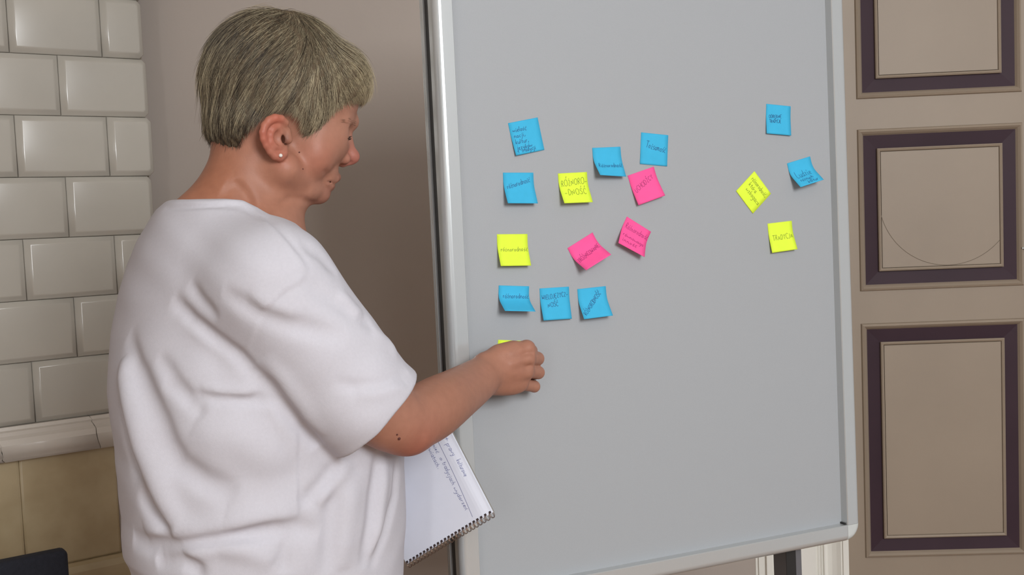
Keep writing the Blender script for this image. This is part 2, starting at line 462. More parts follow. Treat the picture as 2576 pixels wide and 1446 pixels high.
# core body
def core(name, sl, sr, front, z0, z1, m, yb=0.10):
    A, B = stovept(sl, front, 0), stovept(sr, front, 0)
    yb_ = lambda x: 2.75 + (x - 0.85) * math.tan(DTH) - 0.012
    tb = (2.735 - 0.035 - math.tan(DTH) * 0 - B[1] + 0.10) / -NS[1]; Bk = B - NS * max(tb, 0.03)
    Bk[1] = min(Bk[1], yb_(Bk[0]))
    pl = [A, B, Bk, np.array([XL + 0.008, yb_(XL), 0]), np.array([XL + 0.008, max(A[1], 2.0), 0])]
    n = len(pl); vs = [p + [0, 0, z0] for p in pl] + [p + [0, 0, z1] for p in pl]
    fs = [(i, (i + 1) % n, n + (i + 1) % n, n + i) for i in range(n)] + [tuple(range(n))[::-1], tuple(range(n, 2 * n))]
    return slink(name, vs, fs, m)
core('stove_core', SL, SR - 0.006, -0.012, 0.95, 2.6, M_GROUT)
def tile(s0, s1, z0, z1, m, d=0.0150, bev=0.0125, jit=0.0012, gap=0.0005, rc=0.0):
    s0 += gap; s1 -= gap; z0 += gap; z1 -= gap
    rings = [(0, -0.012), (0, 0.0), (bev * 0.12, d * 0.16), (bev * 0.82, d * 0.84), (bev, d * 0.97), (bev * 1.2, d)]
    vs, fs = [], []
    tw = rng.uniform(-jit, jit, 4)
    for (i, w) in rings:
        c = max(rc - 0.4 * i, 0.0) if rc else 0.0
        pts_ = [(s0 + i, z0 + i, 0), (s1 - i - c, z0 + i, 1), (s1 - i, z0 + i + c, 1), (s1 - i, z1 - i - c, 2), (s1 - i - c, z1 - i, 2), (s0 + i, z1 - i, 3)] if rc else \
               [(s0 + i, z0 + i, 0), (s1 - i, z0 + i, 1), (s1 - i, z1 - i, 2), (s0 + i, z1 - i, 3)]
        for (a, b, q) in pts_: vs.append(stovept(a, w + (tw[q] if w > 0 else 0), b))
    nn_ = 6 if rc else 4
    for r in range(len(rings) - 1):
        for i in range(nn_):
            j = (i + 1) % nn_; fs.append((r * nn_ + i, r * nn_ + j, r * nn_ + nn_ + j, r * nn_ + nn_ + i))
    k = (len(rings) - 1) * nn_; fs.append(tuple(range(k, k + nn_)))
    o = slink('tile', vs, fs, m)
    bm = bmesh.new(); bm.from_mesh(o.data)
    for fc in bm.faces: fc.smooth = True
    bm.edges.ensure_lookup_table()
    bm.to_mesh(o.data); bm.free()
    return o
TW = (stove_sz(253, 75)[0] - stove_sz(20, 75)[0])
for r in range(-5, 7):
    z1 = hrow[0] + 0.146 * (-r) if r < 0 else hrow[r]
    z0 = (hrow[0] + 0.146 * (-r - 1)) if r < 0 else hrow[r + 1]
    s1 = SR + (0.004 * ((r * 7) % 3 - 1))
    first = TW * (0.5 if r % 2 == 0 else 1.0)
    # rows: even index = half tile at the right corner
    s = SR - first + 0.0
    tile(s, s1, z0, z1, M_TILE, rc=0.010)
    while s > SL + 0.02:
        a = max(s - TW, SL); tile(a, s, z0, z1, M_TILE); s = a
# cornice pieces with jagged cracked joints
hc0, hc1 = 0.874, 0.9564
cp = [(-0.015, hc1), (0.014, hc1), (0.016, hc1 - 0.008), (0.024, hc1 - 0.011), (0.025, hc1 - 0.020), (0.034, hc1 - 0.027), (0.040, hc1 - 0.040),
      (0.041, hc1 - 0.054), (0.036, hc1 - 0.066), (0.028, hc1 - 0.074), (0.026, hc0 + 0.002), (0.012, hc0), (-0.015, hc0)]
def jag(s, seed):
    r = np.random.default_rng(seed)
    return [s + r.uniform(-0.0035, 0.0035) + 0.016 * (hc1 - b) / 0.08 for a, b in cp]
sj = [SL, stove_sz(6, 1100)[0] - .02, stove_sz(238, 1070)[0] - 0.012, SR + 0.02]
for i in range(3):
    L_ = jag(sj[i], i) if i else [sj[i]] * len(cp); R_ = jag(sj[i + 1], i + 1) if i < 2 else [sj[i + 1]] * len(cp)
    n = len(cp)
    vs = [stovept(L_[k] + 0.0009, cp[k][0], cp[k][1]) for k in range(n)] + [stovept(R_[k] - 0.0009, cp[k][0], cp[k][1]) for k in range(n)]
    fs = [(k, (k + 1) % n, n + (k + 1) % n, n + k) for k in range(n)] + [tuple(range(n))[::-1], tuple(range(n, 2 * n))]
    o = slink('cornice_piece', vs, fs, M_CORNICE)
    for k_, p_ in enumerate(o.data.polygons): p_.use_smooth = 6 <= k_ <= 9
# lower fire chamber faced with cream tiles, and the plinth
SLW = stove_sz(297, 1250)[0]
core('lower_core', SL, SLW - 0.004, -0.020, 0.0, 0.88, M_GROUT)
zc0 = stove_sz(250, 1400)[1]
sj2 = [SL, stove_sz(-190, 1250)[0], stove_sz(53, 1250)[0], SLW]
for i in range(3):
    tile(sj2[i], sj2[i + 1], zc0, hc0 + 0.004, M_CREAM, d=0.004, bev=0.005, jit=0.0006, gap=0.0005)
v, f = box_vf(SLW + 0.0015, SLW + 0.14, -0.05, -0.006, zc0 - 0.01, hc0 - 0.004)
slink('plastered_side', [stovept(*p) for p in v], f, M_WALL)
v, f = [], []
pr = [(-0.02, 0.0), (0.028, 0.0), (0.028, zc0 - 0.02), (0.020, zc0 - 0.006), (0.010, zc0), (-0.02, zc0)]
n = len(pr); SP = stove_sz(352, 1395)[0] + 0.06
vs = [stovept(SL, a, b) for a, b in pr] + [stovept(SP, a, b) for a, b in pr]
slink('plinth', vs, [(k, (k + 1) % n, n + (k + 1) % n, n + k) for k in range(n)] + [tuple(range(n))[::-1], tuple(range(n, 2 * n))], M_CREAM)

# dark padded chair in front of the stove
CH_W = 0.46
cpos = on_plane(172, 1383, S0 + NS * 0.30, NS)
top_z = cpos[2]
chair_o = np.array([cpos[0], cpos[1], 0]) - ES * (CH_W / 2)
Mch = Matrix(((ES[0], NS[0], 0, chair_o[0]), (ES[1], NS[1], 0, chair_o[1]), (0, 0, 1, 0), (0, 0, 0, 1)))
chair = empty('padded_chair', None, 'dark navy padded chair with a straight back, at the foot of the tiled stove', 'chair', M=Mch)
box('backrest', -CH_W / 2, CH_W / 2, -0.045, 0.0, top_z - 0.36, top_z, M_NAVY, chair, 0.012, 3)
box('seat', -CH_W / 2, CH_W / 2, -0.02, 0.20, 0.41, 0.46, M_NAVY, chair, 0.015, 3)
for sx in (-1, 1):
    box('rear_leg', sx * 0.2 - 0.014, sx * 0.2 + 0.014, -0.04, -0.012, 0.0, top_z - 0.1, M_DARK, chair, 0.004)
    box('front_leg', sx * 0.2 - 0.014, sx * 0.2 + 0.014, 0.16, 0.188, 0.0, 0.42, M_DARK, chair, 0.004)

# ------------------------------------------------------------------ display board
BTH, BPH = 0.4055, 0.0151
EB = np.array([math.cos(BTH), math.sin(BTH), 0.0])
HB = np.array([-math.sin(BTH), math.cos(BTH), 0.0])
VB = np.array([0, 0, 1.0]) * math.cos(BPH) + HB * math.sin(BPH)
WB = np.cross(EB, VB)                    # outward normal, towards the viewer
B0 = np.array([-0.0751, 1.6135, 1.40])
BWD, BV0, BV1 = 0.7001, -0.5698, 0.46
def bpt(u, v, w): return B0 + EB * u + VB * v + WB * w
def board_uv(px, py):
    q = on_plane(px, py, B0, WB) - B0; return np.array([q @ EB, q @ VB])
MB_ = Matrix(((EB[0], -WB[0], VB[0], 0), (EB[1], -WB[1], VB[1], 0), (EB[2], -WB[2], VB[2], 0), (0, 0, 0, 1)))
b_floor = bpt(BWD / 2, -1.40 / math.cos(BPH), -0.03)
board = empty('display_board', None, 'grey display board in a silver frame with notes stuck on it', 'board',
              M=Matrix.Translation(Vector((b_floor[0], b_floor[1], 0))))
def blink(name, verts, faces, m, parent=board, smooth=False, loc=np.array([b_floor[0], b_floor[1], 0])):
    return link(name, [tuple(np.array(q) - loc) for q in verts], faces, m, parent, smooth)
def bslab(name, u0, u1, v0, v1, w0, w1, m):
    v, f = box_vf(u0, u1, v0, v1, w0, w1); return blink(name, [bpt(*p) for p in v], f, m)
bslab('panel', -0.006, BWD + 0.006, BV0 - 0.006, BV1 + 0.006, -0.012, 0.0, M_PANEL)
bslab('back_panel', -0.006, BWD + 0.006, BV0 - 0.006, BV1 + 0.006, -0.042, -0.030, M_PANEL)
prof = [(0.0, -0.010), (0.0, 0.0155), (0.0012, 0.017)]
prof += [(0.0185, 0.017)] + [(0.0185 + 0.0115 * math.sin(a), 0.0045 + 0.0125 * math.cos(a)) for a in np.linspace(0.15, math.pi / 2, 9)]
prof += [(0.030, -0.0085), (0.029, -0.0095), (0.004, -0.0095)]
gapp = [(0.004, -0.0095), (0.0262, -0.0095), (0.0262, -0.034), (0.004, -0.034)]
lipp = [(0.004, -0.034), (0.029, -0.034), (0.030, -0.035), (0.030, -0.0395), (0.0285, -0.0405), (0.030, -0.0415), (0.030, -0.046), (0.027, -0.049), (0.004, -0.049)]
RC = 0.030
def rails(name, pr, m, smooth=False):
    for nm, fn, a, b in (('left', lambda x, w, t: bpt(-x, t, w), BV0, BV1), ('right', lambda x, w, t: bpt(BWD + x, t, w), BV0, BV1),
                         ('bottom', lambda x, w, t: bpt(t, BV0 - x, w), 0.0, BWD), ('top', lambda x, w, t: bpt(t, BV1 + x, w), 0.0, BWD)):
        n = len(pr)
        e = 0.0004
        vs = [fn(x, w, a + e) for x, w in pr] + [fn(x, w, b - e) for x, w in pr]
        fs = [(i, (i + 1) % n, n + (i + 1) % n, n + i) for i in range(n)] + [tuple(range(n))[::-1], tuple(range(n, 2 * n))]
        o = blink(name, vs, fs, m)
        if smooth:
            for p_ in o.data.polygons: p_.use_smooth = len(p_.vertices) == 4 and abs(p_.normal.dot(Vector(WB))) < 0.995
rails('frame_rail', prof, M_ALU)
rails('dark_groove', gapp, M_DARK)
rails('rear_rail', lipp, M_ALU)
for (cu, cv, a0) in ((BWD, BV0, -90), (0.0, BV0, 180), (0.0, BV1, 90), (BWD, BV1, 0)):
    vs, fs = [], []; pr = prof[1:-1] + [(0.029, -0.048), (0.004, -0.048)]
    n = len(pr); NS_ = 10
    for i in range(NS_ + 1):
        a = math.radians(a0 + 90 * i / NS_)
        for (x, w) in pr: vs.append(bpt(cu + x * math.cos(a), cv + x * math.sin(a), w))
    for i in range(NS_):
        for k in range(n): fs.append((i * n + k, i * n + (k + 1) % n, (i + 1) * n + (k + 1) % n, (i + 1) * n + k))
    fs += [tuple(range(n))[::-1], tuple(range(NS_ * n, NS_ * n + n))]
    o = blink('corner_cap', vs, fs, M_GREY, smooth=False)
    o['label'] = 'light grey plastic corner cap'
    bslab('corner_gasket', cu - 0.003 if cu else -0.001, cu + 0.001 if cu else 0.003, cv - 0.001 if cv < 0 else cv - .003, cv + 0.003 if cv < 0 else cv + .001, 0.0, 0.012, M_DARK)
# legs and feet under the board
def leg(u):
    z = lambda v, w: bpt(u, v, w)
    vf = box_vf(u - 0.0165, u + 0.0165, -1.395, BV0 - 0.024, -0.048, -0.012)
    o = blink('leg', [bpt(*p) for p in vf[0]], vf[1], M_LEG)
    vf = box_vf(u - 0.0165, u + 0.004, -1.395, BV0 - 0.026, -0.0122, -0.0112)
    blink('leg_groove', [bpt(*p) for p in vf[0]], vf[1], M_DARK, o)
    vs, fs = box_vf(u - 0.022, u + 0.022, -1.399, -1.365, -0.28, 0.22)
    blink('foot', [bpt(p[0], p[1], p[2]) for p in vs], fs, M_LEG)
u_leg = board_uv(1994, 1420)[0] + 0.012
leg(u_leg); leg(BWD - u_leg)

# ------------------------------------------------------------------ sticky notes with handwriting
GL = {'a': ('46 26 15 14 23 33 44;46 44 43 53', 5), 'b': ('19 13 33 44 45 36 15', 5), 'c': ('46 26 15 14 23 43', 4.4),
 'd': ('46 26 15 14 23 33 44;49 43 53', 5), 'e': ('14 45 36 26 15 14 23 43', 4.6), 'g': ('46 26 15 14 23 43;46 42 30 10', 5),
 'i': ('16 13 23;18 17', 2.6), 'j': ('26 21 10 00;28 27', 3.2), 'k': ('19 13;46 14 43', 4.6), 'l': ('19 14 23', 2.7),
 'm': ('16 13;15 26 35 33;35 46 55 53 63', 6.4), 'n': ('16 13;15 26 36 45 43 53', 5), 'o': ('26 15 14 23 33 44 45 36 26', 4.8),
 'p': ('16 10;15 26 36 45 44 33 13', 5), 'r': ('16 13;15 26 36', 3.8), 's': ('46 26 15 44 33 13', 4.5), 't': ('28 24 33 43;16 46', 4.2),
 'u': ('16 14 23 33 44;46 43 53', 5), 'w': ('16 13 35 53 66', 6.6), 'y': ('16 14 33 44;46 42 30 10', 5), 'z': ('16 46 13 43', 4.6),
 'h': ('19 13;15 26 36 45 43 53', 5), 'v': ('16 33 56', 5),
 'R': ('13 19 39 48 47 36 16;26 53', 5.6), 'N': ('13 19 53 59', 6.2), 'O': ('39 18 14 33 43 64 68 49 39', 6.8), 'D': ('13 19 39 57 55 33 13', 6),
 'S': ('58 49 29 17 27 46 54 43 23 14', 5.8), 'U': ('19 14 23 43 54 59', 6), 'C': ('58 49 29 17 15 33 43 54', 5.8), 'H': ('19 13;16 56;59 53', 6),
 'Z': ('19 59 13 53', 5.7), 'Y': ('19 36 59;36 33', 5.7), 'I': ('19 13', 2.6), 'W': ('19 23 37 53 69', 7), 'A': ('13 39 63;25 55', 6.6),
 'E': ('59 19 13 53;16 46', 5.6), 'L': ('19 13 53', 5.2), 'J': ('49 44 33 13', 5), 'B': ('13 19 39 48 36 16;36 55 44 33 13', 6),
 'T': ('09 69;39 33', 6.2), 'K': ('19 13;59 16 53', 5.6), 'M': ('13 19 36 69 63', 7), '-': ('15 55', 6), ',': ('24 23 12', 3), '.': ('23 24', 3),
 '+': ('15 55;37 33', 6), ' ': ('', 4)}
ACC = {'ó': ('o', '37 48'), 'ś': ('s', '37 48'), 'ć': ('c', '37 48'), 'ż': ('z', '37 38'), 'ę': ('e', '43 31 42'), 'ą': ('a', '43 41 52'),
       'Ó': ('O', '4a 5c'), 'Ż': ('Z', '3a 3b'), 'Ś': ('S', '3a 4c'), 'Ć': ('C', '3a 4c'), 'Ę': ('E', '43 31 42'), 'Ź': ('Z', '3a 4c'), 'ń': ('n', '37 48')}
def glyph(ch):
    ext = ''
    if ch in ACC: ch, ext = ACC[ch]
    s, w = GL[ch]
    st = [q for q in (s.split(';') + ([ext] if ext else [])) if q]
    return [[(int(t[0], 16), int(t[1], 16) - 3) for t in q.split()] for q in st], w
def chaikin(pts, it=2):
    pts = [np.array(p, float) for p in pts]
    for _ in range(it):
        if len(pts) < 3: break
        n = [pts[0]]
        for a, b in zip(pts[:-1], pts[1:]): n += [a * 0.75 + b * 0.25, a * 0.25 + b * 0.75]
        n.append(pts[-1]); pts = n
    return pts
def text_strokes(txt, x0, y0, x1, height, ang=0.0, slant=0.15, seed=0):
    """strokes in sheet units, y downwards from the top edge; the text is fitted between x0 and x1 along its baseline"""
    r = np.random.default_rng(seed); cur = 0; out = []
    for ch in txt:
        st, w = glyph(ch)
        dy = r.uniform(-0.25, 0.25); sc = r.uniform(0.9, 1.1)
        for q in st: out.append([((cur + x * sc + slant * y), (y * sc + dy)) for x, y in chaikin(q)])
        cur += w * r.uniform(0.95, 1.05)
    sx = (x1 - x0) / cur; sy = height / 6.0
    ca, sa = math.cos(ang), math.sin(ang)
    return [[(x0 + x * sx * ca - y * sy * sa, y0 - x * sx * sa - y * sy * ca) for x, y in q] for q in out]
def ribbons(strokes, surf, w, off):
    """surf(x,y,off)->3D ; flat ink ribbons lying on the sheet"""
    vs, fs = [], []
    for q in strokes:
        q = np.array(q)
        if len(q) < 2: continue
        t = np.gradient(q, axis=0); t /= (np.linalg.norm(t, axis=1)[:, None] + 1e-9); nn = np.c_[-t[:, 1], t[:, 0]]
        b = len(vs)
        for p, n_ in zip(q, nn):
            vs.append(surf(p[0] + n_[0] * w / 2, p[1] + n_[1] * w / 2, off)); vs.append(surf(p[0] - n_[0] * w / 2, p[1] - n_[1] * w / 2, off))
        for i in range(len(q) - 1): fs.append((b + 2 * i, b + 2 * i + 1, b + 2 * i + 3, b + 2 * i + 2))
    return vs, fs
NSZ = 0.051
def curl_profile(phi, n=60):
    t = np.linspace(0, 1, n); s = np.clip((t - 0.10) / 0.55, 0, 1); s = s * s * (3 - 2 * s); a = phi * s
    x = np.r_[0, np.cumsum(np.cos((a[1:] + a[:-1]) / 2) * NSZ / (n - 1))]; z = np.r_[0, np.cumsum(np.sin((a[1:] + a[:-1]) / 2) * NSZ / (n - 1))]
    return t, x, z
def sticky(corners, m, ink, lines, label, seed):
    TL, TR, BL, BR = [np.array(c, float) for c in corners]
    a, b = board_uv(*TL), board_uv(*TR); ux = (b - a) / np.linalg.norm(b - a); vx = np.array([ux[1], -ux[0]])
    mid = (a + b) / 2; a = mid - ux * NSZ / 2
    fit = []
    for xf, tgt in ((0.0, BL), (1.0, BR)):
        best = (1e9, 0)
        for phi in np.linspace(0.02, 1.15, 114):
            _, x, z = curl_profile(phi, 30); q = a + ux * xf * NSZ + vx * x[-1]
            e = np.linalg.norm(proj(bpt(q[0], q[1], z[-1])) - tgt)
            if e < best[0]: best = (e, phi)
        fit.append(best[1])
    profs = [curl_profile(f_) for f_ in fit]
    def surf(x, y, off=0.0):                # x,y in metres on the sheet
        xf = x / NSZ; tt = y / NSZ; r = []
        for (t, X, Z) in profs: r.append((np.interp(tt, t, X), np.interp(tt, t, Z)))
        X = r[0][0] * (1 - xf) + r[1][0] * xf; Z = r[0][1] * (1 - xf) + r[1][1] * xf
        q = a + ux * x + vx * X
        return bpt(q[0], q[1], 0.0005 + Z + off)
    org = surf(NSZ / 2, 0.0)
    nx, ny = 6, 16; vs, fs = [], []
    for side, off in ((0, 0.0), (1, -0.0003)):
        for j in range(ny + 1):
            for i in range(nx + 1): vs.append(surf(NSZ * i / nx, NSZ * j / ny, off) - org)
    K = (nx + 1) * (ny + 1)
    for j in range(ny):
        for i in range(nx):
            q = j * (nx + 1) + i; fs.append((q, q + nx + 1, q + nx + 2, q + 1)); fs.append((K + q, K + q + 1, K + q + nx + 2, K + q + nx + 1))
    rim = [j for j in range(nx + 1)] + [(j + 1) * (nx + 1) - 1 for j in range(1, ny + 1)] + [ny * (nx + 1) + i for i in range(nx - 1, -1, -1)] + [j * (nx + 1) for j in range(ny - 1, 0, -1)]
    for i in range(len(rim)):
        p_, q_ = rim[i], rim[(i + 1) % len(rim)]; fs.append((p_, q_, K + q_, K + p_))
    o = link('sticky_note', vs, fs, m, None); o.location = org
    for i, p_ in enumerate(o.data.polygons): p_.use_smooth = i < 2 * nx * ny
    tag(o, label, 'sticky note', 'sticky notes on the display board')
    st = []
    for li, (txt, x0, y0, x1, h, ang) in enumerate(lines):
        st += text_strokes(txt, x0 * NSZ, y0 * NSZ, x1 * NSZ, h * NSZ, ang, 0.15, seed * 10 + li)
    if st:
        v, f = ribbons(st, lambda x, y, off: surf(min(max(x, 0.0005), NSZ - .0005), min(max(y, 0), NSZ), off) - org, 0.00062, 0.00025)
        w_ = link('handwriting', v, f, ink, o)
    return o
NOTES = [
 (((1278, 309.8), (1352, 295.3), (1298.4, 391.7), (1369, 376.2)), 'b', [('wielość', .08, .30, .55, .13, 0), ('nacji,', .08, .47, .48, .13, 0), ('kultur,', .08, .66, .55, .14, 0), ('języków', .08, .83, .62, .13, 0), ('i tradycji', .10, .94, .72, .12, .03)],
  'blue sticky note with five lines of writing, highest of the left cluster'),
 (((1266.7, 434.2), (1339.9, 434.2), (1277.7, 511.4), (1351.7, 510.5)), 'b', [('różnorodność', .10, .50, .92, .16, .28)],
  'blue sticky note with one word climbing uphill, beside the yellow two-line note'),
 (((1403.6, 436.3), (1475.8, 432.6), (1419.5, 511), (1489.7, 507.2)), 'y', [('RÓŻNORO-', .07, .42, .99, .19, .08), ('-DNOŚĆ', .10, .72, .88, .20, .03)],
  'yellow sticky note with a word split over two lines in capitals'),
 (((1489.2, 372), (1560.8, 368.9), (1507.3, 438.8), (1573.2, 442.5)), 'b', [('Różnorodność', .10, .66, .96, .15, 0)],
  'blue sticky note with curling foot, between the two-line yellow and the flat blue note'),
 (((1613.2, 333), (1680.2, 339.9), (1609, 413), (1677.5, 419.3)), 'b', [('Tożsamość', .17, .45, .92, .20, -.16)],
  'blue sticky note lying flat directly above a pink note with capitals'),
 (((1577.8, 442.1), (1645.2, 418.7), (1606.2, 516.2), (1671.6, 489.8)), 'p', [('UCHODŹCY', .10, .62, .93, .15, .36)],
  'pink sticky note with capitals running uphill, touching a blue note above'),
 (((1251.1, 589.1), (1325.4, 588.4), (1259.4, 668.9), (1335.5, 667.3)), 'y', [('różnorodność', .08, .52, .98, .14, .0)],
  'yellow sticky note with one lowercase word across its middle, at the left edge'),
 (((1428, 623.7), (1489.7, 584.9), (1468.9, 679.7), (1532.8, 639.9)), 'p', [('ZRÓŻNICOWANIE', .06, .62, .97, .15, .12)],
  'pink sticky note strongly tilted and curling, with a single line of capitals'),
 (((1577.8, 545.3), (1636.5, 582.2), (1554.4, 609.6), (1620, 644.5)), 'p', [('Różnorodność', .08, .34, .98, .18, .02), ('równowaga', .08, .62, .90, .13, 0), ('inność', .10, .82, .66, .14, 0)],
  'pink sticky note tilted clockwise with three lines of writing'),
 (((1254.8, 717.7), (1330.4, 719.8), (1278.1, 784.5), (1347, 783.4)), 'b', [('różnorodność', .12, .38, .98, .15, .0)],
  'blue sticky note with boldly lifted foot, first of the three blue notes in a row'),
 (((1358, 725.4), (1430.1, 720.8), (1367.9, 806.9), (1438.2, 800.5)), 'b', [('WIELOJĘZYCZ-', .05, .36, .96, .14, .08), ('NOŚĆ', .22, .60, .60, .13, .08)],
  'blue sticky note with a hyphenated word, middle of the three blue notes in a row'),
 (((1452.7, 727), (1522.9, 719.5), (1468.9, 802.6), (1539.9, 791.8)), 'b', [('RÓŻNORODNOŚĆ', .12, .90, 1.10, .14, .78)],
  'blue sticky note with diagonal capitals, last of the three blue notes in a row'),
 (((1927.3, 261.2), (1988.9, 267.4), (1928.6, 336.7), (1990, 340.9)), 'b', [('ODRĘBNE', .10, .46, .62, .11, .05), ('TRADYCJE', .12, .62, .60, .11, .05)],
  'flat blue sticky note high up near the right frame, two small lines of capitals'),
 (((1980.7, 410.6), (2036.4, 393.5), (2009.9, 468.5), (2068.6, 449.5)), 'b', [('Ludzie', .14, .63, .80, .26, .06), ('różnych', .18, .80, .74, .13, .06), ('kultur', .40, .93, .84, .13, .03)],
  'curled blue sticky note closest to the right frame, with three lines of writing'),
 (((1897, 429.7), (1939.7, 487.8), (1846.1, 478.2), (1886.2, 534.8)), 'y', [('różnorodność,', .10, .28, .93, .16, 0), ('która', .16, .48, .56, .15, 0), ('wzbogaca', .20, .68, .92, .16, 0)],
  'yellow sticky note turned on its corner like a diamond, with three lines'),
 (((1930.4, 562.4), (1991.4, 555.1), (1942, 635), (2005.9, 626.3)), 'y', [('TRADYCJA', .12, .60, .97, .17, .03)],
  'yellow sticky note reading TRADYCJA, lowest of the notes near the right frame'),
 (((1253, 854.5), (1329, 858), (1256, 936), (1333, 938)), 'y', [],
  'yellow sticky note almost hidden under the hand pressing it'),
]
for i, (c, k, lines, lab) in enumerate(NOTES):
    sticky(c, {'b': M_BLUE, 'y': M_YELLOW, 'p': M_PINK}[k], {'b': M_INK_B, 'y': M_INK_Y, 'p': M_INK_P}[k], lines, lab, i + 1)

# ------------------------------------------------------------------ spiral notebook
NK = P(1238, 1297, 1.482)
ES_ = P(1003, 1438, 1.556) - NK; ET_ = P(1147, 1087, 1.516) - NK
ES_ /= np.linalg.norm(ES_); ET_ = ET_ - ES_ * (ET_ @ ES_); ET_ /= np.linalg.norm(ET_)
NN = np.cross(ES_, ET_)
if NN @ (CAM - NK) < 0: NN = -NN
NBW, NBH = 0.171, 0.148                   # along the spiral, along the lines of text
def nbp(s, t, w): return NK + ES_ * s + ET_ * t + NN * (w - 0.004 * math.exp(-(s / 0.010) ** 2))
note_o = nbp(NBW / 2, NBH / 2, 0)
nb = empty('spiral_notebook', note_o, 'open spiral notebook with blue handwriting held below the raised forearm', 'notebook')
def nlink(name, verts, faces, m, parent=nb, smooth=False): return link(name, [tuple(np.array(q) - note_o) for q in verts], faces, m, parent, smooth)
def sheet(name, w0, w1, m, inset=0.0):
    n = 24; vs, fs = [], []
    for w in (w1, w0):
        for i in range(n + 1):
            s = (NBW - 2 * inset) * (i / n) ** 1.6 + inset
            vs += [nbp(s, 0.0035 + inset, w), nbp(s, NBH - inset, w)]
    K = 2 * (n + 1)
    for i in range(n):
        k = 2 * i; fs += [(k, k + 2, k + 3, k + 1), (K + k, K + k + 1, K + k + 3, K + k + 2), (k, K + k, K + k + 2, k + 2), (k + 1, k + 3, K + k + 3, K + k + 1)]
    fs += [(0, 1, K + 1, K), (2 * n, K + 2 * n, K + 2 * n + 1, 2 * n + 1)]
    return nlink(name, vs, fs, m)
sheet('page_block', -0.0045, -0.0004, M_PAPER, 0.0006)
page = sheet('top_page', -0.0003, 0.0, M_PAPER)
sheet('back_cover', -0.0065, -0.0050, M_COVER)
NBX = lambda x, y, off: nbp(y, NBH - x, off)     # x along the text (towards the spiral), y from the page top
def nb_xy(px, py):
    q = on_plane(px, py, NK, NN) - NK; return NBH - q @ ET_, q @ ES_
st = []
def nb_text(txt, p0, p1, h, seed):
    (xa_, ya_), (xb_, yb__) = nb_xy(*p0), nb_xy(*p1)
    ang = -math.atan2(yb__ - ya_, xb_ - xa_); L_ = math.hypot(xb_ - xa_, yb__ - ya_)
    return text_strokes(txt, xa_, ya_, xa_ + L_, h, ang, 0.25, seed)
st += nb_text('+', (1117, 1098), (1122, 1110), 0.006, 90)
st += nb_text('prawy', (1121, 1116), (1139, 1147), 0.0065, 91)
st += nb_text('kulturowe', (1147, 1157), (1168, 1200), 0.0070, 92)
st += nb_text('mieć', (1087, 1118), (1099, 1140), 0.0055, 93)
st += nb_text('o', (1105, 1150), (1109, 1159), 0.0055, 93)
st += nb_text('tradycjach', (1112, 1162), (1138, 1220), 0.0072, 94)
st += nb_text('wydarzeń', (1140, 1226), (1172, 1284), 0.0062, 95)
st += nb_text('kwiatach.', (1074, 1124), (1102, 1180), 0.0072, 96)
la, lb = nb_xy(1102, 1110), nb_xy(1189, 1300)
st.append([(la[0] + (lb[0] - la[0]) * t, la[1] + (lb[1] - la[1]) * t - 0.0015 * math.sin(math.pi * t)) for t in np.linspace(0, 1, 12)])
v, f = ribbons(st, lambda x, y, off: NBX(x, y, off) - note_o, 0.00055, 0.0003)
link('handwriting', v, f, M_INK_N, page)
# rings and holes
RN = 24; rs = (NBW - 0.006) / (RN - 1)
rv, rf = [], []; R0, R1, wr = 0.0044, 0.0052, 0.00040; NA, NB_ = 18, 6
for dd in (-0.0008, 0.0008):
    base = len(rv)
    for i in range(NA):
        a = 2 * math.pi * i / NA
        for j in range(NB_):
            c = 2 * math.pi * j / NB_; rr = R0 + wr * math.cos(c)
            rv.append(ES_ * (dd + wr * math.sin(c) + 0.0005 * math.sin(a)) + ET_ * ((rr + .0006) * math.cos(a)) + NN * (rr * math.sin(a) * 0.95))
    for i in range(NA):
        for j in range(NB_):
            rf.append((base + i * NB_ + j, base + i * NB_ + (j + 1) % NB_, base + ((i + 1) % NA) * NB_ + (j + 1) % NB_, base + ((i + 1) % NA) * NB_ + j))
ring = link('binding_ring', rv, rf, M_WIRE, nb, True)
hv, hf = box_vf(-0.0019, 0.0019, -0.0016, 0.0016, -0.0001, 0.0002)
hole = link('punched_hole', [tuple(ES_ * a + ET_ * b + NN * c) for a, b, c in hv], hf, M_HOLE, nb)
for i in range(RN):
    s = 0.003 + rs * i
    r_ = ring if i == 0 else ring.copy(); h_ = hole if i == 0 else hole.copy()
    if i: COL.objects.link(r_); COL.objects.link(h_)
    r_.parent = nb; h_.parent = page
    r_.location = Vector(nbp(s, 0.0020, -0.002) - note_o); h_.location = Vector(nbp(s, 0.0060, 0.0003) - note_o)

# ------------------------------------------------------------------ the person
HY = 1.42
PSI = 12.3 + 13.0
A_ = np.array([math.cos(math.radians(PSI)), math.sin(math.radians(PSI)), 0]); B_ = np.array([-A_[1], A_[0], 0]); C_ = np.array([0, 0, 1.0])
AX = np.array([A_, B_, C_]); HO = P(700, 330, HY)
def H(px, py, b=0.0): return on_plane(px, py, HO + B_ * b, B_)
U_ = HY / F_PX                            # metres per pixel at the head
def tilt(deg):
    c, s = math.cos(math.radians(deg)), math.sin(math.radians(deg)); return np.array([A_ * c + C_ * s, B_, -A_ * s + C_ * c])
def both(fn): return [fn(-1), fn(1)]
person_o = np.array([-0.40, 1.40, 0.0])
person = empty('person', person_o, 'person with short ash-blond hair in loose white t-shirt, pressing a note onto the board', 'person')

def wb(px, py, o):                        # point at height o in front of the board
    return on_plane(px, py, B0 + WB * o, WB)
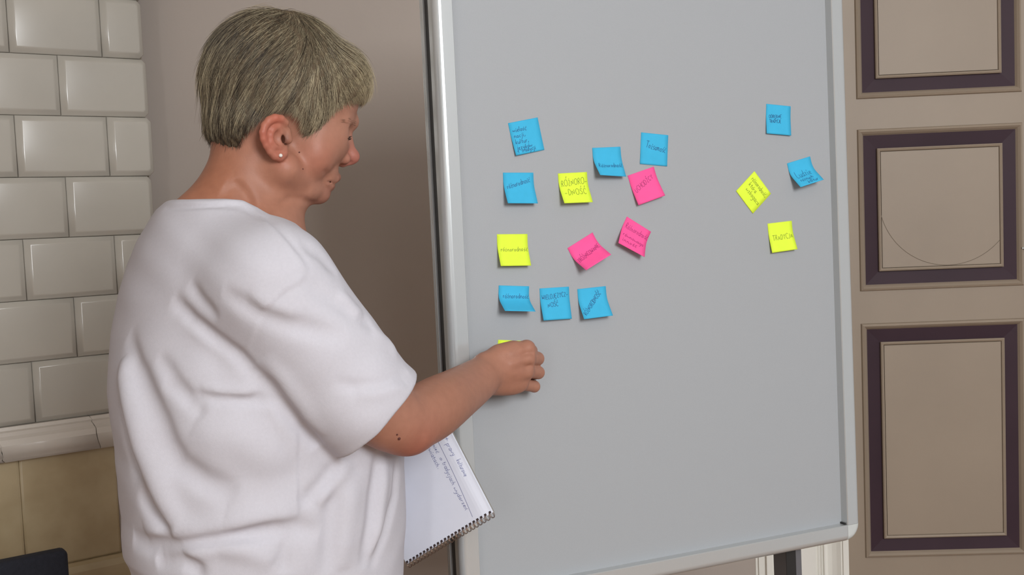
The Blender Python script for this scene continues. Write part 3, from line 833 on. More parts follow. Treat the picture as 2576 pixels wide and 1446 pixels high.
# --- head
hd = []
hd.append(ell(H(700, 205), (182 * U_, 0.073, 155 * U_), AX, 0.02))
hd.append(ell(H(800, 250), (102 * U_, 0.060, 95 * U_), AX, 0.012))
hd.append(ell(H(822, 348), (54 * U_, 0.049, 58 * U_), AX, 0.014))
hd.append(ell(H(776, 355), (82 * U_, 0.058, 118 * U_), tilt(-12), 0.02))
hd.append(ell(H(640, 300), (105 * U_, 0.062, 110 * U_), AX, 0.03))
hd += [rcone(H(715, 425, s * 0.050), H(796, 478, s * 0.008), 42 * U_, 28 * U_, 0.012) for s in (-1, 1)]
hd += [ell(H(790, 390, s * 0.036), (44 * U_, 0.024, 50 * U_), AX, 0.015) for s in (-1, 1)]
hd.append(ball(H(803, 485), 25.5 * U_, 0.010))
hd.append(ell(H(752, 487), (50 * U_, 0.040, 34 * U_), tilt(18), 0.010))
hd.append(ell(H(812, 437), (38 * U_, 0.029, 36 * U_), AX, 0.009))
# lips
hd += chain([H(826, 452, -0.024), H(842, 449, -0.012), H(846, 446, 0), H(842, 449, 0.012), H(826, 452, 0.024)], [.0022, .0046, .0052, .0046, .0022], 0.005)
hd += chain([H(823, 461, -0.021), H(829, 466, -0.011), H(831, 467, 0), H(829, 466, 0.011), H(823, 461, 0.021)], [.002, .0044, .0052, .0044, .002], 0.005)
hd += chain([H(826, 457, -0.026), H(836, 458, -0.012), H(841, 458, 0), H(836, 458, 0.012), H(826, 457, 0.026)], [.0010, .0016, .0018, .0016, .0010], 0.003, 's')
# nose
hd.append(rcone(H(870, 335), H(880, 388), 0.0075, 0.0088, 0.008))
hd.append(ball(H(887, 394), 0.0098, 0.006))
hd += [ball(H(868, 399, s * 0.0125), 0.0074, 0.005) for s in (-1, 1)]
hd.append(rcone(H(880, 404), H(862, 410), 0.0055, 0.006, 0.005))
hd += [ell(H(879, 411, s * 0.0065), (0.0052, 0.0026, 0.0032), AX, 0.002, 's') for s in (-1, 1)]
# brow, eye sockets, lids
hd += [rcone(H(882, 306), H(862, 303, s * 0.034), 0.0088, 0.0080, 0.010) for s in (-1, 1)]
hd += [ball(H(889, 341, s * 0.026), 0.0100, 0.012, 's') for s in (-1, 1)]
EYE = [H(848, 342, s * 0.031) for s in (-1, 1)]
hd += [ball(e, 0.0128, 0.007) for e in EYE]
def slit(e):
    d1 = A_ * math.cos(math.radians(-34)) + C_ * math.sin(math.radians(-34))
    c = e + d1 * 0.0125
    return ell(c, (0.0060, 0.0085, 0.0024), tilt(-34), 0.0015, 's')
hd += [slit(e) for e in EYE]
# ears
def ear(s):
    b0 = -0.0705 * -s * -1
    def E(px, py, o=0.0): 
        back = (714 - px) * U_ * 0.30
        return H(px, py, s * (0.0690 + back + o))
    q = []
    q.append(ell(E(690, 340, 0.001), (29 * U_, 0.0042, 47 * U_), np.array([(A_ - .3 * s * B_) / 1.044, (B_ + .3 * s * A_) / 1.044, C_]), 0.006))
    hel = [(719, 322, -.001, .0030), (718, 308, .003, .0040), (707, 299, .005, .0046), (692, 297, .006, .0048), (677, 303, .006, .0046), (666, 316, .006, .0044), (661, 333, .006, .0042),
           (663, 350, .005, .0040), (670, 366, .004, .0038), (680, 381, .003, .0042), (692, 392, .002, .0050), (704, 394, .001, .0058), (713, 386, .000, .0052), (717, 374, -.002, .0042)]
    q += chain([E(a, b, c) for a, b, c, r in hel], [r for a, b, c, r in hel], 0.0035)
    anti = [(701, 318, .003, .0026), (687, 325, .0045, .0034), (680, 340, .005, .0038), (682, 356, .0045, .0036), (691, 368, .004, .0036), (702, 372, .003, .0032)]
    q += chain([E(a, b, c) for a, b, c, r in anti], [r for a, b, c, r in anti], 0.003)
    q.append(ell(E(701, 347, 0.0050), (13 * U_, 0.0042, 17 * U_), AX, 0.003, 's'))
    q.append(ell(E(714, 349, 0.0035), (5 * U_, 0.0075, 11 * U_), AX, 0.002, 's'))
    q.append(rcone(E(724, 330, -0.003), E(726, 352, -0.0015), 0.0046, 0.0050, 0.006))
    return q
hd += ear(-1) + ear(1)
# neck and upper back
hd.append(rcone(H(632, 400), H(602, 540), 0.0515, 0.056, 0.02))
hd.append(rcone(H(685, 430), H(650, 560), 0.047, 0.048, 0.02))
hd.append(rcone(H(588, 522), H(499, 588), 0.054, 0.050, 0.018))
hd.append(rcone(H(580, 585), H(555, 660), 0.046, 0.052, 0.02))
# --- torso under the shirt
GB = math.radians(33); FA = np.array([math.cos(GB), math.sin(GB), 0]); FB = np.array([-FA[1], FA[0], 0]); BX = np.array([FA, FB, C_])
TORSO_Y = 1.44
def Tm(px, py): return P(px, py, TORSO_Y)
SHO_R = P(700, 712, 1.262); ELB = P(1003, 1066, 1.330); WRI = wb(1212, 948, 0.078)
SHO_L = SHO_R + FB * 0.30 + np.array([-0.02, 0.0, 0.0])
bd = []
bd.append(ell(Tm(610, 790), (0.100, 0.155, 0.18), BX, 0.03))
bd.append(ell(Tm(640, 1100), (0.115, 0.155, 0.25), BX, 0.06))
bd.append(ell(Tm(670, 1430), (0.125, 0.165, 0.16), BX, 0.06))
bd.append(rcone(H(590, 585), SHO_R, 0.038, 0.048, 0.02)); bd.append(rcone(H(590, 585), SHO_L, 0.038, 0.048, 0.02))
bd.append(rcone(SHO_R, P(925, 1010, 1.305), 0.052, 0.041, 0.02))
# --- right arm
FM = P(1112, 1014, 1.415); F2 = P(1172, 976, 1.492)
def spline_cones(pts, rad, n, k):
    pts = np.array(pts); rad = np.array(rad); m = len(pts); o, r = [], []
    for i in range(m - 1):
        p0, p1, p2, p3 = pts[max(i - 1, 0)], pts[i], pts[i + 1], pts[min(i + 2, m - 1)]
        r0, r1, r2, r3 = rad[max(i - 1, 0)], rad[i], rad[i + 1], rad[min(i + 2, m - 1)]
        for t in np.linspace(0, 1, n, endpoint=False):
            w = (-.5 * t + t * t - .5 * t ** 3, 1 - 2.5 * t * t + 1.5 * t ** 3, .5 * t + 2 * t * t - 1.5 * t ** 3, -.5 * t * t + .5 * t ** 3)
            o.append(w[0] * p0 + w[1] * p1 + w[2] * p2 + w[3] * p3); r.append(w[0] * r0 + w[1] * r1 + w[2] * r2 + w[3] * r3)
    o.append(pts[-1]); r.append(rad[-1]); return chain(o, r, k)
arm = spline_cones([P(925, 1010, 1.305), P(968, 1042, 1.318), P(1010, 1060, 1.338), P(1062, 1044, 1.372), FM, F2, WRI], [.0410, .0390, .0370, .0370, .0360, .0310, .0262], 5, 0.008)
arm += [ball(P(1030, 1092, 1.340), 0.0215, 0.02)]
arm += [crease([P(1045, 1062, 1.32), P(1075, 1058, 1.33), P(1106, 1064, 1.36)], -0.002, 0.007)]
MC = {2: (1325, 877, .066), 3: (1324, 902, .070), 4: (1320, 933, .066), 5: (1306, 964, .056)}
PI_ = {2: (1336, 882, .032), 3: (1352, 902, .044), 4: (1354, 937, .042), 5: (1344, 972, .036)}
DI = {2: (1318, 890, .014), 3: (1338, 912, .017), 4: (1340, 942, .015), 5: (1333, 970, .014)}
TI = {2: (1300, 893, .0095), 3: (1316, 915, .0100), 4: (1320, 943, .0095), 5: (1316, 968, .0090)}
RR = {2: (.0108, .0094, .0082, .0068), 3: (.0112, .0100, .0084, .0068), 4: (.0108, .0095, .0080, .0066), 5: (.0100, .0087, .0072, .0058)}
WR = {2: (1220, 911, .074, .0150), 3: (1222, 938, .080, .0150), 4: (1220, 952, .078, .0150), 5: (1218, 962, .070, .0150)}
for k in (2, 3, 4, 5):
    x, y, o, r = WR[k]
    arm.append(rcone(wb(x, y, o), wb(*MC[k]), r, RR[k][0] + .0015, 0.010))
arm.append(ell(wb(1268, 930, 0.060), (0.040, 0.016, 0.033), np.array([EB * .98 + VB * .1, -WB, VB]), 0.014))
arm.append(rcone(wb(1228, 960, .066), wb(1285, 966, .054), 0.0165, 0.0135, 0.012))
arm.append(rcone(wb(1258, 893, .066), wb(1290, 881, .066), .0155, .0140, 0.008))
# thumb, leaving the side of the palm near its base
arm += chain([wb(1226, 912, .062), wb(1250, 900, .046), wb(1278, 889, .028), wb(1300, 884, .016), wb(1312, 884, .0085)], [.014, .0125, .0100, .0090, .0072], 0.006)
for k in (2, 3, 4, 5):
    arm += chain([wb(*MC[k]), wb(*PI_[k]), wb(*DI[k]), wb(*TI[k])], list(RR[k]), 0.0028)
    arm.append(ball(wb(MC[k][0], MC[k][1], MC[k][2] + .0015), RR[k][0] + .0008, 0.006))
for k, a in ((2, 0.0022), (3, 0.0026), (4, 0.0024), (5, .0016)):
    x, y, o, r = WR[k]
    p0, p1 = np.array(wb(x, y, o + r)), np.array(wb(MC[k][0], MC[k][1], MC[k][2] + RR[k][0]))
    arm.append(crease([p0 * .45 + p1 * .55, p0 * .2 + p1 * .8, p1], a, 0.0042))
for k in (2, 3, 4):
    a, b = np.array(wb(MC[k][0], MC[k][1], MC[k][2] + .009)), np.array(wb(MC[k + 1][0], MC[k + 1][1], MC[k + 1][2] + .009))
    m_ = (a + b) / 2
    arm.append(crease([m_ - EB * 0.014, m_, m_ + EB * 0.012], -0.0032, 0.0055))
# --- left arm, bent across the body to hold the notebook
WL = nbp(0.2300, 0.040, -0.034); PL_ = nbp(0.1870, 0.052, -0.026)
ELB_L = SHO_L + np.array([-0.02, 0.06, -0.27]); ELB_L[1] = min(ELB_L[1], 1.60)
larm = [rcone(SHO_L, ELB_L, 0.048, 0.038, 0.02), rcone(ELB_L, WL, 0.037, 0.024, 0.02), rcone(WL, PL_, 0.022, 0.017, 0.012)]
for k in range(4):
    t_ = 0.022 + 0.018 * k; larm += chain([PL_ + (nbp(0.1800, t_, -0.02) - PL_) * 0.6, nbp(0.1600, t_, -0.0195), nbp(0.1350, t_ + .002, -0.0175), nbp(0.1190, t_ + .003, -0.0155)], [.0095, .0088, .0078, .0065], .003)
larm += chain([nbp(0.2050, 0.070, -0.024), nbp(0.1885, 0.078, -0.008), nbp(0.1850, 0.082, 0.008), nbp(0.1650, 0.082, 0.0115)], [.0115, .0105, .0095, .0080], .004)
pre = SDF(hd + bd)
def skin_line(*pts): return [pre.trace(x, y, 1.0) for x, y in pts]
lines_ = [crease(skin_line((588, 452), (602, 470), (618, 488), (627, 506), (634, 532)), -0.0062, 0.0055),
          crease(skin_line((560, 470), (585, 482), (605, 500), (615, 520)), -0.0040, 0.013),
          crease(skin_line((690, 520), (730, 500), (765, 503), (795, 512)), -0.0026, 0.0050),
          crease(skin_line((815, 425), (822, 440), (820, 455)), -0.0016, 0.0040)]
body_sdf = SDF(hd + bd + arm + larm + lines_)
BV_, BQ = body_sdf.mesh((-0.75, 1.05, 0.72), (0.22, 1.75, 1.82), 0.0021)

# skin tint: redder ears, nose, cheeks, lips, elbow (own colours); painted shade in ear canals and around eyes
def near(c, r): return np.exp(-((BV_ - np.asarray(c)) ** 2).sum(1) / (r * r))
lin = lambda *c: np.array(srgb(*c)[:3])
base = lin(170, 121, 100); tint = np.tile(base, (len(BV_), 1))
def mixin(w, c):
    global tint
    tint = tint * (1 - w[:, None]) + lin(*c) * w[:, None]
mixin(np.clip(near(H(560, 480, -0.03), 0.075) * 0.8, 0, 1), (158, 101, 74))
for p_, r_, c_, w_ in ((H(672, 345, -0.09), .022, (182, 92, 74), .65), (H(700, 300, -.085), .014, (192, 98, 78), .6), (H(708, 394, -.078), .014, (180, 98, 82), .5), (H(885, 396), .020, (166, 86, 80), .6),
                       (H(800, 400, -.06), .030, (170, 104, 84), .5), (H(846, 455), .012, (132, 74, 68), .6), (H(805, 485), .026, (146, 88, 76), .4),
                       (P(1040, 1120, 1.33), .035, (172, 94, 80), .6), (P(1100, 1000, 1.38), .07, (156, 106, 84), .4), (wb(1300, 925, .08), .05, (166, 114, 93), .4)):
    mixin(near(p_, r_) * w_, c_)
mixin(near(H(714, 350, -.066), .006), (70, 34, 30))  # shade inside the ear canal, painted into the skin colour
for s in (-1, 1): mixin(near(H(862, 342, s * .031), .010) * .45, (120, 78, 62))  # shaded eye area painted darker into the skin colour
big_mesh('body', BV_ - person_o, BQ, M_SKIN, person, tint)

# eyes, lashes, brows
def uv_ball(name, c, r, m, parent, seg=20, rings=12, mats=None, iris=None):
    vs, fs, fm = [], [], []
    for i in range(rings + 1):
        th = math.pi * i / rings
        for j in range(seg):
            ph = 2 * math.pi * j / seg; vs.append(np.array([math.sin(th) * math.cos(ph), math.sin(th) * math.sin(ph), math.cos(th)]) * r)
    for i in range(rings):
        for j in range(seg): fs.append((i * seg + j, i * seg + (j + 1) % seg, (i + 1) * seg + (j + 1) % seg, (i + 1) * seg + j)); fm.append(0)
    if iris is not None:
        for q, fc in enumerate(fs):
            cc = sum(vs[t] for t in fc) / 4; 
            if (cc / np.linalg.norm(cc)) @ iris > 0.88: fm[q] = 1
    o = link(name, vs, fs, m, parent, True, mats=mats, fmat=fm); o.location = Vector(np.asarray(c) - person_o); return o
gaze = A_ * math.cos(math.radians(-30)) + C_ * math.sin(math.radians(-30))
for e in EYE: uv_ball('eye', e, 0.0119, M_EYE, person, mats=[M_EYE, M_IRIS], iris=gaze)
def hairs(name, items, m, parent, cols=None):
    """items: list of (points(n,3), radius) -> tapered three-sided tubes in one mesh"""
    n = len(items[0][0]); Pn = np.array([q[0] for q in items]); R = np.array([q[1] for q in items])
    return tubes(name, Pn, R, m, parent, cols)
def tubes(name, Pn, R, m, parent, cols=None):
    B, n, _ = Pn.shape
    T = np.gradient(Pn, axis=1); T /= (np.linalg.norm(T, axis=2)[..., None] + 1e-12)
    up = np.array([0.31, 0.52, 0.79]); X = np.cross(T, up); X /= (np.linalg.norm(X, axis=2)[..., None] + 1e-12); Yv = np.cross(T, X)
    tp = np.clip(1.15 - np.linspace(0, 1, n) ** 2.5, 0.18, 1)[None, :, None] * R[:, None, None]
    V = np.stack([Pn + (X * math.cos(a) + Yv * math.sin(a)) * tp for a in (0, 2.094, 4.189)], 2)     # B,n,3,3
    V = V.reshape(-1, 3); idx = np.arange(B * n * 3).reshape(B, n, 3); Q = []
    for k in range(3):
        k2 = (k + 1) % 3; Q.append(np.stack([idx[:, :-1, k], idx[:, :-1, k2], idx[:, 1:, k2], idx[:, 1:, k]], -1).reshape(-1, 4))
    c = None
    if cols is not None: c = np.repeat(cols, n * 3, axis=0)
    return big_mesh(name, V - person_o, np.concatenate(Q), m, parent, c)
for s, e in zip((-1, 1), EYE):
    it = []
    for i in range(36):
        b = (i / 35 - 0.5) * 2; az = b * 0.85
        d = A_ * math.cos(az) + B_ * math.sin(az); le_ = rng.uniform(-24, 0)
        st_ = e + (d * math.cos(math.radians(le_)) + C_ * math.sin(math.radians(le_))) * 0.0129
        q = [st_ + d * (0.0062 * t) + C_ * (-0.0028 * t + 0.003 * t * t) + B_ * (s * 0.002 * t) for t in np.linspace(0, 1, 5)]
        it.append((q, 0.00034))
    hairs('eyelashes', it, M_LASH, person)
    it = []
    for i in range(60):
        u = rng.uniform(0, 1); bb = s * (0.008 + 0.036 * u)
        root = H(893 - 34 * u ** 1.5 - 4, 309 - 6 * math.sin(u * 2.4) + rng.uniform(-4, 4), bb)
        for _ in range(5):
            g = body_sdf.grad(root[None])[0]; root = root - g * float(body_sdf(root[None])[0])
        q = [root + g * (0.0004 + .0006 * t) + (B_ * s * 0.6 - A_ * 0.75 + C_ * 0.05) * 0.007 * t for t in np.linspace(0, 1, 4)]
        it.append((q, 0.00013))
    hairs('eyebrow', it, M_BROW, person)
# pearl earring, moles
def stick_to(p, sd, off=0.0):
    for _ in range(6):
        g = sd.grad(p[None])[0]; p = p - g * (float(sd(p[None])[0]) - off)
    return p
pe = body_sdf.trace(706, 391, 1.1); uv_ball('pearl_earring', pe + (CAM - pe) / np.linalg.norm(CAM - pe) * 0.0012, 0.0024, M_PEARL, person)['label'] = 'small pearl stud earring'
for (x, y, r_) in ((1004, 1103, .0019), (999, 1093, .0011), (753, 383, .0010), (762, 425, .0009)):
    mp = body_sdf.trace(x, y, 1.0); o = uv_ball('mole', mp, r_, M_MOLE, person, 10, 6); o['label'] = 'small dark brown mole'

# --- hair
hair_poly = np.array([(430, 300), (500, 390), (533, 390), (600, 407), (623, 370), (640, 325), (656, 300), (688, 287), (721, 290), (747, 304), (766, 336), (779, 374), (790, 378), (801, 350), (809, 322), (853, 280), (880, 268), (906, 263), (960, 262), (960, -80), (430, -80)], float)
hp = np.array([[(q - HO) @ A_, (q - HO) @ C_] for q in [H(x, y, -0.07 if 610 < x < 860 else 0.0) for x, y in hair_poly]])
def poly_sd(p2, poly):
    n = len(poly); d = np.full(len(p2), 9.0); ins = np.zeros(len(p2), bool)
    for i in range(n):
        a, b = poly[i], poly[(i + 1) % n]; e = b - a; w = p2 - a
        t = np.clip((w @ e) / (e @ e), 0, 1); q = w - t[:, None] * e; d = np.minimum(d, (q * q).sum(1))
        c = ((a[1] > p2[:, 1]) != (b[1] > p2[:, 1])) & (p2[:, 0] < (b[0] - a[0]) * (p2[:, 1] - a[1]) / (b[1] - a[1] + 1e-12) + a[0]); ins ^= c
    d = np.sqrt(d); return np.where(ins, -d, d)
def hair_clip(p): 
    q = p - HO; return poly_sd(np.c_[q @ A_, q @ C_], hp)
HK = 0.007
hair_shape = [ell(H(676, 212), (163 * U_, 0.0845, 180 * U_), AX, HK), ell(H(722, 212), (166 * U_, 0.083, 178 * U_), AX, HK),
              ell(H(839, 208), (89 * U_, 0.064, 98 * U_), AX, 0.012), ell(H(606, 305), (84 * U_, 0.070, 105 * U_), AX, HK),
              ell(H(735, 285), (80 * U_, 0.0765, 90 * U_), AX, HK)]
hair_full = SDF(hair_shape)
def noise_d(p):
    q = p - HO; ang = np.arctan2(q @ B_, q @ A_ + 0.03)
    return 0.0011 * np.sin(ang * 37 + 9 * np.sin(q[:, 2] * 40)) + 0.0008 * np.sin(ang * 71 + q[:, 2] * 120)
hair_sdf = SDF(hair_shape + [Prim(noise_d, (-9, -9, -9), (9, 9, 9), 0, 'd'), cut(lambda p: hair_clip(p) + 0.0070, 0.004)])
hv_, hq_ = hair_sdf.mesh(H(470, 420) - [0.03, 0.14, 0.03], H(940, 10) + [0.03, 0.14, 0.03], 0.0025)
hair = big_mesh('hair', hv_ - person_o, hq_, M_HAIR, person)
# strands combed over the cap
def strands(N):
    sel = rng.integers(0, len(hv_), N * 2); root = hv_[sel] + rng.normal(0, 0.0012, (N * 2, 3))
    keep = (hair_full(root) > -0.006); root = root[keep][:N]; N = len(root)
    W = H(690, 50, 0.0)
    q = root - HO; ca = q @ A_; cc = q @ C_; cb = q @ B_
    nape = np.clip(((H(0, 270)[2] - HO[2]) - cc) / 0.04, 0, 1) * (ca < (H(650, 300) - HO) @ A_)
    front = np.clip((ca - 0.02) / 0.06, 0, 1)
    Ln = (0.050 + 0.022 * front) * (1 - 0.80 * nape) * rng.uniform(0.6, 1.15, N)
    side_low = np.clip((0.05 - cc) / 0.06, 0, 1); Ln *= (1 - 0.45 * side_low)
    n = 8; pts = np.zeros((N, n, 3)); p = root.copy()
    lift = rng.gamma(1.5, 0.0009, N); fl = rng.random(N) < 0.03; lift = np.where(fl, lift + 0.004, lift)
    jit = rng.normal(0, 0.16, (N, 3))
    for i in range(n):
        off = -0.0008 + lift * (0.3 + 1.2 * i / (n - 1))
        g = hair_full.grad(p); d = hair_full(p); p = p - g * (d - off)[:, None]
        pts[:, i] = p
        v_ = p - W; v_ = v_ / (np.linalg.norm(v_, axis=1)[:, None] + 1e-9)
        fr = np.clip(((p - HO) @ A_) / 0.09, 0, 1)
        dirn = v_ * 1.0 + np.outer(0.10 + 0.8 * nape + 0.9 * np.clip(-((p - HO) @ C_ - 0.10) / 0.12, 0, 1), [0, 0, -1]) + A_ * (np.interp((p - HO) @ A_, [-0.10, 0.0, 0.045, 0.09], [-0.75, -0.80, 0.05, 0.45]) * (1 - nape))[:, None] + jit
        dirn -= g * (dirn * g).sum(1)[:, None]; dirn /= (np.linalg.norm(dirn, axis=1)[:, None] + 1e-9)
        p = p + dirn * (Ln / (n - 1))[:, None]
    cl = hair_clip(pts.reshape(-1, 3)).reshape(N, n); lim = rng.gamma(1.3, 0.0015, N)[:, None]
    bad = cl > lim; first = np.where(bad.any(1), bad.argmax(1), n)            # cut each strand where it passes the hairline
    ok = first >= 2; pts, nape, root, first = pts[ok], nape[ok], root[ok], first[ok]; N = len(pts)
    tpar = np.linspace(0, 1, n)[None] * (first - 1)[:, None]; i0 = np.clip(tpar.astype(int), 0, n - 2); fr_ = (tpar - i0)[..., None]
    rows = np.arange(N)[:, None]; pts = pts[rows, i0] * (1 - fr_) + pts[rows, i0 + 1] * fr_
    q = root - HO; ang = np.arctan2(q @ B_, q @ A_)
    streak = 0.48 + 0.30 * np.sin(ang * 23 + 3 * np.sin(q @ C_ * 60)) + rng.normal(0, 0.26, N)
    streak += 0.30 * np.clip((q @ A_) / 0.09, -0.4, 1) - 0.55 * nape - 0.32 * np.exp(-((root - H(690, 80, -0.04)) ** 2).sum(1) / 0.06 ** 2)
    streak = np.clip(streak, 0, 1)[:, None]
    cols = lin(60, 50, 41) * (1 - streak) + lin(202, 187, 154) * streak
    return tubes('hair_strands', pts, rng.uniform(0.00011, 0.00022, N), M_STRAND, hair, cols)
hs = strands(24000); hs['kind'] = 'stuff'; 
wis = []
for (a, b, c, d) in (((640, 34), (660, 6), (690, 10), (694, 30)), ((600, 40), (650, 2), (680, 4), (700, 26)), ((590, 48), (620, 14), (660, 12), (690, 24)), ((560, 72), (600, 28), (640, 18), (670, 24)),
                     ((545, 86), (575, 40), (615, 20), (650, 20)), ((900, 150), (925, 185), (940, 215), (934, 250)), ((880, 130), (912, 160), (936, 195), (940, 225)), ((520, 120), (506, 150), (500, 185), (503, 215)), ((690, 26), (715, 18), (745, 24), (770, 38))):
    for _ in range(3):
        j = rng.normal(0, 3.0, (4, 2)); bb = rng.uniform(-0.02, 0.02); K4 = [H(*(np.array(t) + jj), bb) for t, jj in zip((a, b, c, d), j)]
        tt = np.linspace(0, 1, 9)[:, None]
        wis.append(((1 - tt) ** 3 * K4[0] + 3 * (1 - tt) ** 2 * tt * K4[1] + 3 * (1 - tt) * tt ** 2 * K4[2] + tt ** 3 * K4[3], 0.00013))
ww = hairs('stray_hair', wis, M_STRAND, person, np.tile(lin(170, 150, 116), (len(wis), 1))); ww['kind'] = 'stuff'

# --- t-shirt: torso lofted from girth sections, sleeves, collar, folds
Lsil = np.array([(470, 470), (440, 497), (403, 528), (382, 562), (345, 640), (311, 733), (297, 830), (291, 900), (293, 980), (300, 1040), (314, 1114), (322, 1213), (331, 1270), (330, 1325), (336, 1365), (352, 1395), (358, 1446), (356, 1520), (352, 1600), (352, 1680)], float)
Rsil = np.array([(700, 500), (705, 540), (745, 580), (790, 640), (845, 720), (893, 800), (945, 900), (985, 1000), (1003, 1100), (1008, 1200), (1009, 1300), (1006, 1400), (1004, 1446), (1000, 1520), (996, 1600), (990, 1680)], float)
def sil_at(S_, z):
    lo_, hi_ = S_[0, 1], S_[-1, 1]
    for _ in range(30):
        m_ = (lo_ + hi_) / 2; x = np.interp(m_, S_[:, 1], S_[:, 0])
        if P(x, m_, TORSO_Y)[2] > z: lo_ = m_
        else: hi_ = m_
    m_ = (lo_ + hi_) / 2; return P(np.interp(m_, S_[:, 1], S_[:, 0]), m_, TORSO_Y)
SZ = np.linspace(0.815, 1.505, 56); SC, SA, SBx = [], [], []
for z in SZ:
    l, r = sil_at(Lsil, z), sil_at(Rsil, z); c = (l + r) / 2; hw = (r[0] - l[0]) / 2
    view = math.radians(12.0); d = GB - view
    ratio = np.interp(z, [0.85, 1.1, 1.3, 1.45], [0.97, 1.00, 1.30, 1.60])           # breadth / depth
    a = hw / math.sqrt(math.cos(d) ** 2 + (ratio * math.sin(d)) ** 2)
    SC.append([c[0], TORSO_Y]); SA.append(a); SBx.append(a * ratio)
SC = np.array(SC); SA = np.array(SA); SBx = np.array(SBx)
def torso(p):
    z = np.clip(p[:, 2], SZ[0], SZ[-1]); cx = np.interp(z, SZ, SC[:, 0]); a = np.interp(z, SZ, SA); b = np.interp(z, SZ, SBx)
    dx = p[:, 0] - cx; dy = p[:, 1] - TORSO_Y
    u = dx * FA[0] + dy * FA[1]; v_ = dx * FB[0] + dy * FB[1]
    e = 2.25
    k0 = (np.abs(u / a) ** e + np.abs(v_ / b) ** e) ** (1 / e); r = np.sqrt(u * u + v_ * v_) + 1e-9
    d = (k0 - 1) * r / np.maximum(k0, 1e-4)
    d = np.where(k0 < 0.2, -np.minimum(a, b), d)
    return np.maximum(d * 0.9, np.maximum(p[:, 2] - SZ[-1], SZ[0] - p[:, 2]))
CUF = P(948, 1040, 1.318); SL1 = P(690, 714, 1.262); SL2 = P(912, 1006, 1.302)
ax_ = (P(1003, 1066, 1.345) - P(800, 830, 1.275)); ax_ /= np.linalg.norm(ax_)
shirt_p = [Prim(torso, (-0.8, 1.05, SZ[0]), (0.1, 1.75, SZ[-1]), 0.02, 'u'),
           rcone(H(585, 580), P(680, 700, 1.285), 0.060, 0.056, 0.06), rcone(H(585, 575), SHO_L, 0.066, 0.070, 0.035),
           ell(P(545, 700, 1.38), (0.085, 0.14, 0.095), BX, 0.04),
           rcone(SHO_L, ELB_L + [0, 0, .06], 0.070, 0.062, 0.02)]
sleeve = [rcone(SL1, SL2, 0.0640, 0.0705, 0.02), rcone(SL2, CUF + ax_ * 0.03, 0.0705, 0.0725, 0.01)]
cufn = ax_ * 0.94 + np.array([0.10, -0.22, 0.10]); cufn /= np.linalg.norm(cufn)
cav = rcone(CUF - ax_ * 0.03, CUF + ax_ * 0.06, 0.0590, 0.0690)
def sleeve_f(p):
    d = np.minimum(sleeve[0].f(p), sleeve[1].f(p)); d = -smin(-d, cav.f(p), 0.002); return -smin(-d, -((p - CUF) @ cufn), 0.004)
shirt_p.append(rcone(SL1, SL1 * .45 + SL2 * .55, 0.0620, 0.0660, 0.055))
shirt_p.append(Prim(sleeve_f, np.minimum(SL1, CUF) - 0.10, np.maximum(SL1, CUF) + 0.10, 0.009, 'u'))
colP = np.array([(380, 470), (440, 497), (480, 500), (560, 501), (600, 505), (632, 523), (655, 541), (690, 549), (730, 560), (800, 600)], float)
colQ = np.array([[(H(x, y, -0.055) - HO) @ A_, (H(x, y, -0.055) - HO) @ C_] for x, y in colP])
def collar_cut(p):
    q = p - HO; return (q @ C_ - np.interp(q @ A_, colQ[:, 0], colQ[:, 1])) * 0.85
shirt_base = SDF(shirt_p + [cut(collar_cut, 0.003)])
def c8(*pts): return [shirt_base.trace(280 + x / 1.4663, 460 + y / 1.4663, 0.9) for x, y in pts]
def dense(pts, n=4):
    out = []
    for a, b in zip(pts[:-1], pts[1:]):
        for i in range(n): out.append((a[0] + (b[0] - a[0]) * i / n, a[1] + (b[1] - a[1]) * i / n))
    return out + [pts[-1]]
